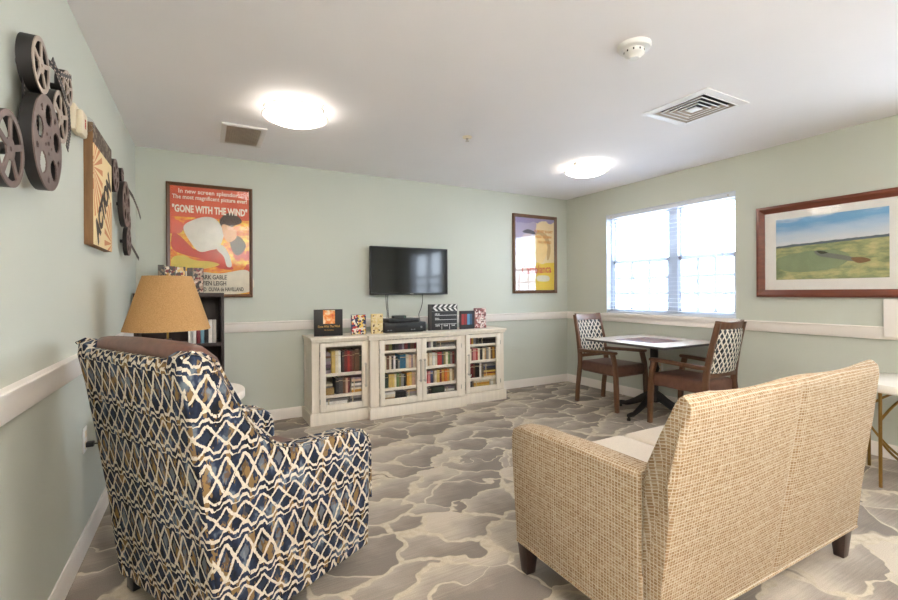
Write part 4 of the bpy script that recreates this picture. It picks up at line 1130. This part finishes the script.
def row(items, x0, x1, y, z, where, grp):
    """items: (colour, width mm, height mm) or ('gap', mm) ; widths are fitted between x0 and x1"""
    tot = sum(i[1] for i in items); k_ = (x1 - x0) / tot; x = x0; n_ = 0
    for it in items:
        wd = it[1] * k_
        if it[0] == 'gap': x += wd; continue
        hh = it[2] / 1000; dep = .13 + rnd.random() * .03; yy = y + rnd.random() * .012
        solo('book', book_mb(x + .0006, x + wd - .0006, yy, yy + dep, z, z + hh), [bookmat(it[0]), M_page, M_band], f'{it[0]} book, {onames[n_]} from left, {where}', 'book', grp)
        x += wd; n_ += 1
def pile(items, x0, x1, y, z, where, grp, noun='case'):
    n_ = 0
    for c_, h_ in items:
        j = rnd.uniform(-.004, .004)
        solo('book' if noun == 'book' else 'dvd_case', book_mb(x0 + j + .004, x1 + j - .004, y + abs(j), y + .14, z, z + h_ / 1000 - .0004, True), [bookmat(c_), M_page, M_band], f'{c_} {noun} lying {onames[n_]} from the bottom, {where}', 'book' if noun == 'book' else 'dvd case', grp)
        z += h_ / 1000; n_ += 1
yS2, yC2 = yS + .035, yC + .035
# leftmost door
pile([('lilac', 30), ('dark grey', 26), ('purple', 30), ('lilac', 30), ('grey', 28), ('brown', 22), ('lilac', 26)], .945, 1.055, yS2, .467, 'pile on top shelf, leftmost glass door', 'cases piled on the top shelf behind the leftmost door')
row([('yellow', 34, 208), ('cream', 30, 212), ('white', 24, 210), ('gap', 10), ('dark grey', 22, 196), ('dark red', 30, 200), ('red', 24, 204), ('dark red', 24, 196), ('brown', 22, 200), ('brown', 44, 214), ('dark green', 30, 190), ('black', 26, 188)], 1.058, 1.385, yS2, .467, 'top shelf, leftmost glass door', 'books on the top shelf behind the leftmost door')
pile([('grey', 24), ('lilac', 26), ('grey', 22), ('cream', 18)], .955, 1.085, yS2 + .06, .264, 'left pile on middle shelf, leftmost glass door', 'cases piled at left of the middle shelf behind the leftmost door')
bk = MB(); bk.box((.955, yS2 - .005, .264), (1.08, yS2 + .05, .268)); bk.box((.955, yS2 - .005, .264), (1.08, yS2 - .001, .33)); bk.box((.955, yS2 - .005, .264), (.959, yS2 + .05, .33)); bk.box((1.076, yS2 - .005, .264), (1.08, yS2 + .05, .33))
solo('basket', bk, plain('wicker', (170, 140, 86), .7, 0, .3, .3, 160), 'small tan open basket at left of middle shelf behind the leftmost glass door', 'basket')
row([('black', 30, 150), ('dark grey', 40, 156), ('brown', 26, 148), ('peach', 22, 140), ('dark red', 20, 145)], 1.095, 1.235, yS2, .264, 'middle shelf, leftmost glass door', 'books on the middle shelf behind the leftmost door')
pile([('gold', 26), ('cream', 18), ('grey', 20), ('white', 22), ('dark grey', 18), ('peach', 22), ('lilac', 18)], 1.245, 1.385, yS2, .264, 'right pile on middle shelf, leftmost glass door', 'cases piled at right of the middle shelf behind the leftmost door')
pile([('cream', 34), ('white', 30), ('grey', 20)], .99, 1.215, yS2, .135, 'left pile on bottom shelf, leftmost glass door', 'books lying at left of the bottom shelf behind the leftmost door', 'book')
pile([('green', 24), ('grey', 24), ('dark grey', 22), ('grey', 20), ('lilac', 12)], 1.23, 1.385, yS2, .135, 'right pile on bottom shelf, leftmost glass door', 'cases lying at right of the bottom shelf behind the leftmost door')
# second door
W2d = (1.51, 1.93)
row([('olive', 30, 100), ('tan', 26, 100), ('brown', 24, 104), ('olive', 26, 98), ('black', 28, 102), ('dark grey', 26, 100), ('purple', 28, 102), ('lilac', 20, 100), ('dark red', 26, 104), ('black', 24, 98), ('brown', 30, 100), ('dark red', 32, 102)], *W2d, yC2, .653, 'top shelf, second glass door', 'books on the top shelf behind the second door')
row([('lilac', 26, 132), ('brown', 20, 136), ('cream', 30, 134), ('brown', 26, 138), ('cream', 24, 132), ('dark grey', 20, 128), ('white', 20, 130), ('black', 26, 120), ('grey', 18, 90), ('blue', 60, 140), ('gap', 8), ('cream', 24, 136), ('peach', 26, 130), ('lilac', 20, 132), ('cream', 26, 134), ('peach', 24, 128)], *W2d, yC2, .462, 'upper middle shelf, second glass door', 'books on the upper middle shelf behind the second door')
row([('dark green', 26, 124), ('cream', 26, 120), ('dark green', 36, 128), ('gap', 8), ('yellow', 28, 134), ('yellow', 24, 132), ('cream', 20, 134), ('green', 22, 136), ('olive', 22, 128), ('grey', 26, 126), ('black', 20, 120), ('gap', 10), ('gold', 28, 134), ('yellow', 26, 136), ('peach', 28, 130), ('cream', 30, 132)], *W2d, yC2, .280, 'lower middle shelf, second glass door', 'books on the lower middle shelf behind the second door')
pile([('cream', 26), ('tan', 24), ('cream', 28), ('white', 22)], 1.51, 1.68, yC2, .135, 'left pile on bottom shelf, second glass door', 'books lying at left of the bottom shelf behind the second door', 'book')
solo('storage_box', MB().box((1.69, yC2, .135), (1.795, yC2 + .14, .228), .003), bookmat('black'), 'plain black box in the middle of bottom shelf behind the second glass door', 'box')
pile([('dark grey', 22), ('white', 20), ('grey', 22), ('lilac', 20), ('tan', 14)], 1.805, 1.93, yC2, .135, 'right pile on bottom shelf, second glass door', 'cases lying at right of the bottom shelf behind the second door')
# third door
W3d = (1.965, 2.365)
row([('brown', 24, 100), ('dark grey', 26, 96), ('black', 24, 98), ('lilac', 22, 100), ('white', 22, 102), ('black', 30, 90)], 1.965, 2.145, yC2, .653, 'top shelf, third glass door', 'books on the top shelf behind the third door')
pile([('grey', 24), ('dark grey', 22), ('tan', 24), ('dark grey', 22)], 2.155, 2.37, yC2, .653, 'pile on top shelf, third glass door', 'cases piled on the top shelf behind the third door')
row([('white', 26, 136), ('black', 18, 124), ('cream', 26, 134), ('tan', 16, 136), ('cream', 28, 132), ('white', 26, 134), ('cream', 22, 130), ('red', 44, 140), ('dark grey', 20, 136), ('olive', 24, 134), ('cream', 24, 132), ('green', 20, 134), ('grey', 20, 128), ('dark red', 24, 130)], *W3d, yC2, .462, 'upper middle shelf, third glass door', 'books on the upper middle shelf behind the third door')
row([('white', 22, 120), ('black', 20, 126), ('red', 28, 124), ('pink', 22, 126), ('navy', 32, 128), ('gap', 12), ('cream', 24, 124), ('yellow', 26, 130), ('dark red', 22, 126), ('gold', 30, 132), ('orange', 28, 134), ('gold', 26, 130), ('cream', 24, 132), ('tan', 26, 128)], *W3d, yC2, .280, 'lower middle shelf, third glass door', 'books on the lower middle shelf behind the third door')
row([('white', 40, 84), ('grey', 30, 92), ('dark grey', 22, 96)], 1.965, 2.085, yC2, .135, 'bottom shelf, third glass door', 'books on the bottom shelf behind the third door')
solo('storage_box', MB().box((2.092, yC2, .135), (2.235, yC2 + .14, .236), .003), bookmat('dark green'), 'dark green box on the bottom shelf behind the third glass door', 'box')
pile([('black', 20), ('grey', 22), ('white', 24), ('lilac', 20)], 2.245, 2.37, yC2, .135, 'pile on bottom shelf, third glass door', 'cases lying on the bottom shelf behind the third door')
# rightmost door
row([('tan', 22, 96), ('orange', 24, 98), ('red', 22, 98), ('gold', 20, 96), ('grey', 26, 94), ('dark grey', 26, 98)], 2.535, 2.705, yS2, .648, 'top shelf, rightmost glass door', 'books on the top shelf behind the rightmost door')
pile([('dark grey', 26), ('black', 24), ('dark grey', 24), ('brown', 20)], 2.715, 2.95, yS2, .648, 'pile on top shelf, rightmost glass door', 'cases piled on the top shelf behind the rightmost door')
row([('cream', 24, 126), ('tan', 26, 128), ('cream', 24, 132), ('dark red', 18, 128), ('pink', 36, 134), ('red', 18, 130), ('cream', 24, 132), ('black', 34, 152), ('cream', 24, 126), ('tan', 20, 130), ('grey', 28, 134), ('cream', 24, 136), ('brown', 26, 134), ('gold', 26, 136), ('brown', 22, 130)], 2.535, 2.955, yS2, .466, 'upper middle shelf, rightmost glass door', 'books on the upper middle shelf behind the rightmost door')
row([('dark red', 26, 148), ('dark red', 28, 154), ('brown', 24, 150), ('black', 30, 158), ('black', 30, 156), ('white', 28, 160)], 2.60, 2.765, yS2 + .02, .267, 'lower middle shelf, rightmost glass door', 'books on the lower middle shelf behind the rightmost door')
pile([('cream', 14), ('gold', 22), ('dark red', 16), ('yellow', 22), ('dark grey', 24), ('navy', 24), ('grey', 26)], 2.775, 2.955, yS2, .267, 'pile on lower middle shelf, rightmost glass door', 'books piled on the lower middle shelf behind the rightmost door', 'book')
solo('dish', MB().lathe([(0, .267), (.03, .267), (.045, .285), (.052, .31), (.048, .31), (.04, .288), (.02, .276), (0, .275)], (2.575, yS2 + .03, 0), 20), plain('pale_green_glaze', (176, 190, 168), .3), 'pale green dish on the lower middle shelf behind the rightmost glass door', 'dish')
solo('storage_box', MB().box((2.545, yS2, .135), (2.625, yS2 + .14, .234), .003), plain('box_charcoal', (44, 42, 42), .5), 'small charcoal box on the bottom shelf behind the rightmost glass door', 'box')
pile([('olive', 26), ('yellow', 28), ('gold', 24), ('cream', 18)], 2.64, 2.86, yS2, .135, 'pile on bottom shelf, rightmost glass door', 'books lying on the bottom shelf behind the rightmost door', 'book')
row([('white', 30, 98), ('cream', 30, 100)], 2.875, 2.945, yS2, .135, 'bottom shelf, rightmost glass door', 'books on the bottom shelf behind the rightmost door')

# ------------------------------------------------------------------ things on the cabinet
zc = .816
yo = 4.335
# boxed set
t = thing('boxed_set', 'large black boxed film set with fiery picture, left end of cabinet top', 'box', (1.050, 4.36, zc), math.radians(-4))
child('sleeve', MB().box((-.134, -.02, 0), (.134, .02, .256), .002), plain('black_card', (34, 30, 28), .45), t, world=False)
k = NT('fiery_print', .4); k.base(k.ramp(k.noise(k.coord('Object'), 22, 3), [(.3, lin((196, 60, 40))), (.5, lin((232, 140, 60))), (.65, lin((240, 220, 180)))]))
child('picture', MB().box((-.052, -.021, .118), (.060, -.019, .250)), k.m, t, 'orange fiery picture', world=False)
child('lettering', text_mb([('Gone With The Wind', .032, Matrix.Translation((.002, -.0206, .092)) @ Matrix.Rotation(PI / 2, 4, 'X'), .0006, .72), ('70th Anniversary', .016, Matrix.Translation((.002, -.0206, .058)) @ Matrix.Rotation(PI / 2, 4, 'X'), .0003, .8)]), plain('gold_foil', (206, 164, 92), .35, .6), t, 'gold lettering', world=False, smooth=None, uv=False)
case_thing(1.272, 1.418, yo, yo + .025, zc, zc + .198, [plain('blue_sleeve', (44, 62, 96), .4), cover('sleeve_fairground', 5.3, [(40, 52, 96), (226, 214, 190), (188, 52, 50), (232, 196, 96), (236, 230, 220), (54, 48, 56)])], 'blue film case with red and cream cover standing beside the boxed set', 'dvd case', 'film cases on the cabinet top', rz=math.radians(-5))
case_thing(1.478, 1.598, yo, yo + .03, zc, zc + .200, [plain('straw_sleeve', (214, 186, 128), .4), cover('sleeve_straw', 9.1, [(222, 198, 140), (228, 208, 160), (214, 184, 124), (96, 66, 46), (226, 206, 160), (232, 214, 170)])], 'pale yellow film case standing just left of the video player', 'dvd case', 'film cases on the cabinet top', rz=math.radians(-5))
# player
t = thing('video_player', 'wide black video player under the television on the cabinet top', 'video player', (1.842, 4.42, zc))
child('chassis', MB().box((1.606, 4.315, zc + .006), (2.076, 4.56, zc + .102), .004), M_black, t)
child('feet', MB().box((1.63, 4.34, zc), (2.05, 4.54, zc + .007)), M_black, t)
child('front_display', MB().box((1.72, 4.3135, zc + .052), (1.86, 4.316, zc + .072)), plain('smoked_display', (48, 50, 54), .15), t)
child('tape_flap', MB().box((1.63, 4.3135, zc + .074), (2.05, 4.3155, zc + .092)), plain('flap_black', (40, 40, 42), .3), t)
bt = MB()
for x in (1.64, 1.67, 1.90, 1.93): bt.box((x, 4.312, zc + .024), (x + .018, 4.316, zc + .032))
bt.lathe([(0, 0), (.012, 0), (.012, .004), (0, .004)], (2.02, 4.3115, zc + .05), 16, axis='y')
child('buttons', bt, plain('grey_buttons', (150, 150, 152), .3), t, 'grey buttons')
t = thing('disc_player', 'slim black disc player stacked on the wide video player', 'disc player', (1.833, 4.44, zc + .102))
child('chassis', MB().box((1.662, 4.33, zc + .104), (2.004, 4.54, zc + .142), .003), M_black, t)
child('feet', MB().box((1.68, 4.35, zc + .102), (1.98, 4.52, zc + .105)), M_black, t)
child('tray_door', MB().box((1.69, 4.3285, zc + .122), (1.83, 4.331, zc + .132)), plain('smoked_display', (48, 50, 54), .15), t)
t = thing('set_top_box', 'small black box on top of the slim disc player', 'set top box', (1.815, 4.44, zc + .142))
child('case', MB().box((1.746, 4.40, zc + .142), (1.885, 4.48, zc + .172), .004), M_black, t)
child('indicator', MB().box((1.86, 4.3993, zc + .152), (1.868, 4.4005, zc + .158)), plain('indicator_green', (90, 170, 110), .3), t, 'tiny green indicator')
# clapperboard
t = thing('clapperboard', 'black film clapperboard with striped sticks standing on the cabinet top', 'clapperboard', (2.31, 4.37, zc), math.radians(-3))
child('slate', MB().box((-.155, -.006, 0), (.172, .006, .206), .002), plain('slate_black', (36, 36, 38), .5), t, world=False)
child('end_block', MB().box((-.176, -.014, 0), (-.140, .014, .285), .003), plain('slate_edge', (64, 58, 52), .5), t, world=False)
def stripes(z0, z1, flip):
    mb = MB(); mb.box((-.14, -.008, z0), (.174, .008, z1))
    for i in range(5):
        x = -.125 + i * .062; dx = .035 if not flip else -.035
        pts = [(x + (0 if not flip else .035), z0 + .002), (x + .03 + (0 if not flip else .035), z0 + .002), (x + .03 + (dx if not flip else 0), z1 - .002), (x + (dx if not flip else 0), z1 - .002)]
        pts = [(min(.173, max(-.139, a)), b) for a, b in pts]
        mb.prism(pts, 'y', -.0088, -.0078, mi=1)
    return mb
M_slatewhite = plain('slate_white', (232, 230, 226), .5)
child('clap_stick', stripes(.208, .244, True), [plain('slate_black', (36, 36, 38), .5), M_slatewhite], t, world=False)
child('clap_stick', stripes(.246, .284, False), [plain('slate_black', (36, 36, 38), .5), M_slatewhite], t, world=False)
mb = MB()
for z in (.160, .112, .064): mb.box((-.10, -.0068, z), (.165, -.0055, z + .004))
for x in (-.02, .075): mb.box((x, -.0068, .006), (x + .004, -.0055, .064))
child('ruled_lines', mb, M_slatewhite, t, 'white ruled lines', world=False)
child('lettering', text_mb([('PROD.', .024, Matrix.Translation((-.068, -.0067, .174)) @ Matrix.Rotation(PI / 2, 4, 'X'), .0004, .9), ('ROLL', .024, Matrix.Translation((-.072, -.0067, .126)) @ Matrix.Rotation(PI / 2, 4, 'X'), .0004, .9), ('DATE', .022, Matrix.Translation((-.068, -.0067, .048)) @ Matrix.Rotation(PI / 2, 4, 'X'), .0004, .9), ('SCENE', .022, Matrix.Translation((.030, -.0067, .048)) @ Matrix.Rotation(PI / 2, 4, 'X'), .0004, .8), ('TAKE', .022, Matrix.Translation((.122, -.0067, .048)) @ Matrix.Rotation(PI / 2, 4, 'X'), .0004, .9)]), M_slatewhite, t, 'white lettering', world=False, smooth=None, uv=False)
# two film boxes at the right
t = case_thing(2.513, 2.695, yo, yo + .03, zc, zc + .205, [plain('wine_sleeve', (74, 40, 44), .4), plain('print_black', (40, 38, 42), .4)], 'black film case with red and blue panels beside the clapperboard', 'dvd case', 'film cases on the cabinet top')
for i, (a, b, c_) in enumerate(((-.078, -.045, (170, 50, 56)), (-.040, -.008, (150, 44, 50)), (-.004, .030, (100, 150, 186)), (.034, .060, (60, 90, 120)), (.064, .082, (60, 50, 54)))):
    child('panel_print', MB().box((a, -.0168, .05), (b, -.0152, .17)), plain('panel_print_%d' % i, c_, .4), t, world=False)
case_thing(2.712, 2.872, yo + .02, yo + .05, zc, zc + .232, [plain('rose_sleeve', (150, 110, 104), .4), cover('sleeve_rose', 3.7, [(142, 74, 72), (224, 208, 200), (110, 60, 58), (196, 150, 142), (232, 222, 214), (120, 84, 80)])], 'rose coloured film case at the right end of the row on cabinet top', 'dvd case', 'film cases on the cabinet top', rz=math.radians(4))

# ------------------------------------------------------------------ television and cables
tv = thing('television', 'flat black wall mounted television above the cream cabinet', 'television', (2.01, YB - .05, 1.206))
tx0, tx1, tz0, tz1 = 1.545, 2.478, 1.207, 1.731
child('housing', MB().box((tx0, 4.572, tz0), (tx1, 4.605, tz1), .004), M_black, tv)
bz = MB(); bw_ = .012
bz.box((tx0, 4.566, tz0), (tx1, 4.574, tz0 + .018), .002); bz.box((tx0, 4.566, tz1 - bw_), (tx1, 4.574, tz1), .002); bz.box((tx0, 4.566, tz0), (tx0 + bw_, 4.574, tz1), .002); bz.box((tx1 - bw_, 4.566, tz0), (tx1, 4.574, tz1), .002)
child('bezel', bz, M_black, tv)
child('screen', MB().box((tx0 + bw_, 4.569, tz0 + .018), (tx1 - bw_, 4.573, tz1 - bw_)), M_screen, tv)
child('badge', MB().box((2.0, 4.5648, tz0 + .006), (2.045, 4.5665, tz0 + .013)), M_chrome, tv, 'small silver badge')
child('wall_mount', MB().box((1.86, 4.604, 1.35), (2.16, YB, 1.6), .003), M_iron, tv)
def cable(name, pts, label, r=.0045):
    solo(name, MB().tube(smooth_open(pts), r, 8), M_black, label, 'cable')
def smooth_open(pts, n=6):
    P_ = [Vector(p) for p in pts]; P_ = [P_[0]] + P_ + [P_[-1]]; out = []
    for i in range(1, len(P_) - 2):
        p0, p1, p2, p3 = P_[i - 1:i + 3]
        for k_ in range(n):
            t_ = k_ / n; out.append(.5 * ((2 * p1) + (-p0 + p2) * t_ + (2 * p0 - 5 * p1 + 4 * p2 - p3) * t_ * t_ + (-p0 + 3 * p1 - 3 * p2 + p3) * t_ ** 3))
    out.append(P_[-2]); return out
yk = 4.592
cable('tv_cable', [(1.728, yk, 1.215), (1.732, yk, 1.10), (1.742, yk, 1.0), (1.735, yk, .90), (1.74, yk - .0, .83)], 'leftmost of the two black cables hanging close together below the television')
cable('tv_cable', [(1.752, yk, 1.215), (1.742, yk - .012, 1.12), (1.752, yk - .004, 1.02), (1.76, yk, .92), (1.765, yk, .83)], 'black cable hanging just right of its neighbour under the left half of television')
cable('tv_cable', [(2.165, yk, 1.215), (2.168, yk, 1.14), (2.15, yk, 1.06), (2.12, yk, .98), (2.135, yk, .9), (2.13, yk, .83)], 'single black cable hanging below the right half of the television', .004)

# ------------------------------------------------------------------ world and camera
wd = bpy.data.worlds.new('sky'); S.world = wd; wd.use_nodes = True
bg = wd.node_tree.nodes['Background']; bg.inputs[0].default_value = (.75, .87, 1.0, 1); bg.inputs[1].default_value = SKY

f_px, yaw, roll = 447.7249, .5, -.0056
F = Vector((math.sin(yaw), math.cos(yaw), 0)); R = Vector((math.cos(yaw), -math.sin(yaw), 0)); U = Vector((0, 0, 1))
R2 = R * math.cos(roll) + U * math.sin(roll); U2 = -R * math.sin(roll) + U * math.cos(roll)
cam = bpy.data.cameras.new('camera'); co = bpy.data.objects.new('camera', cam); COL.objects.link(co)
Mx = Matrix((R2, U2, -F)).transposed().to_4x4(); Mx.translation = (0, 0, 1.2295)
co.matrix_world = Mx
cam.sensor_width = 36; cam.lens = f_px / 898 * 36; cam.shift_y = -(300 - 292.44) / 898; cam.clip_start = .02
S.camera = co
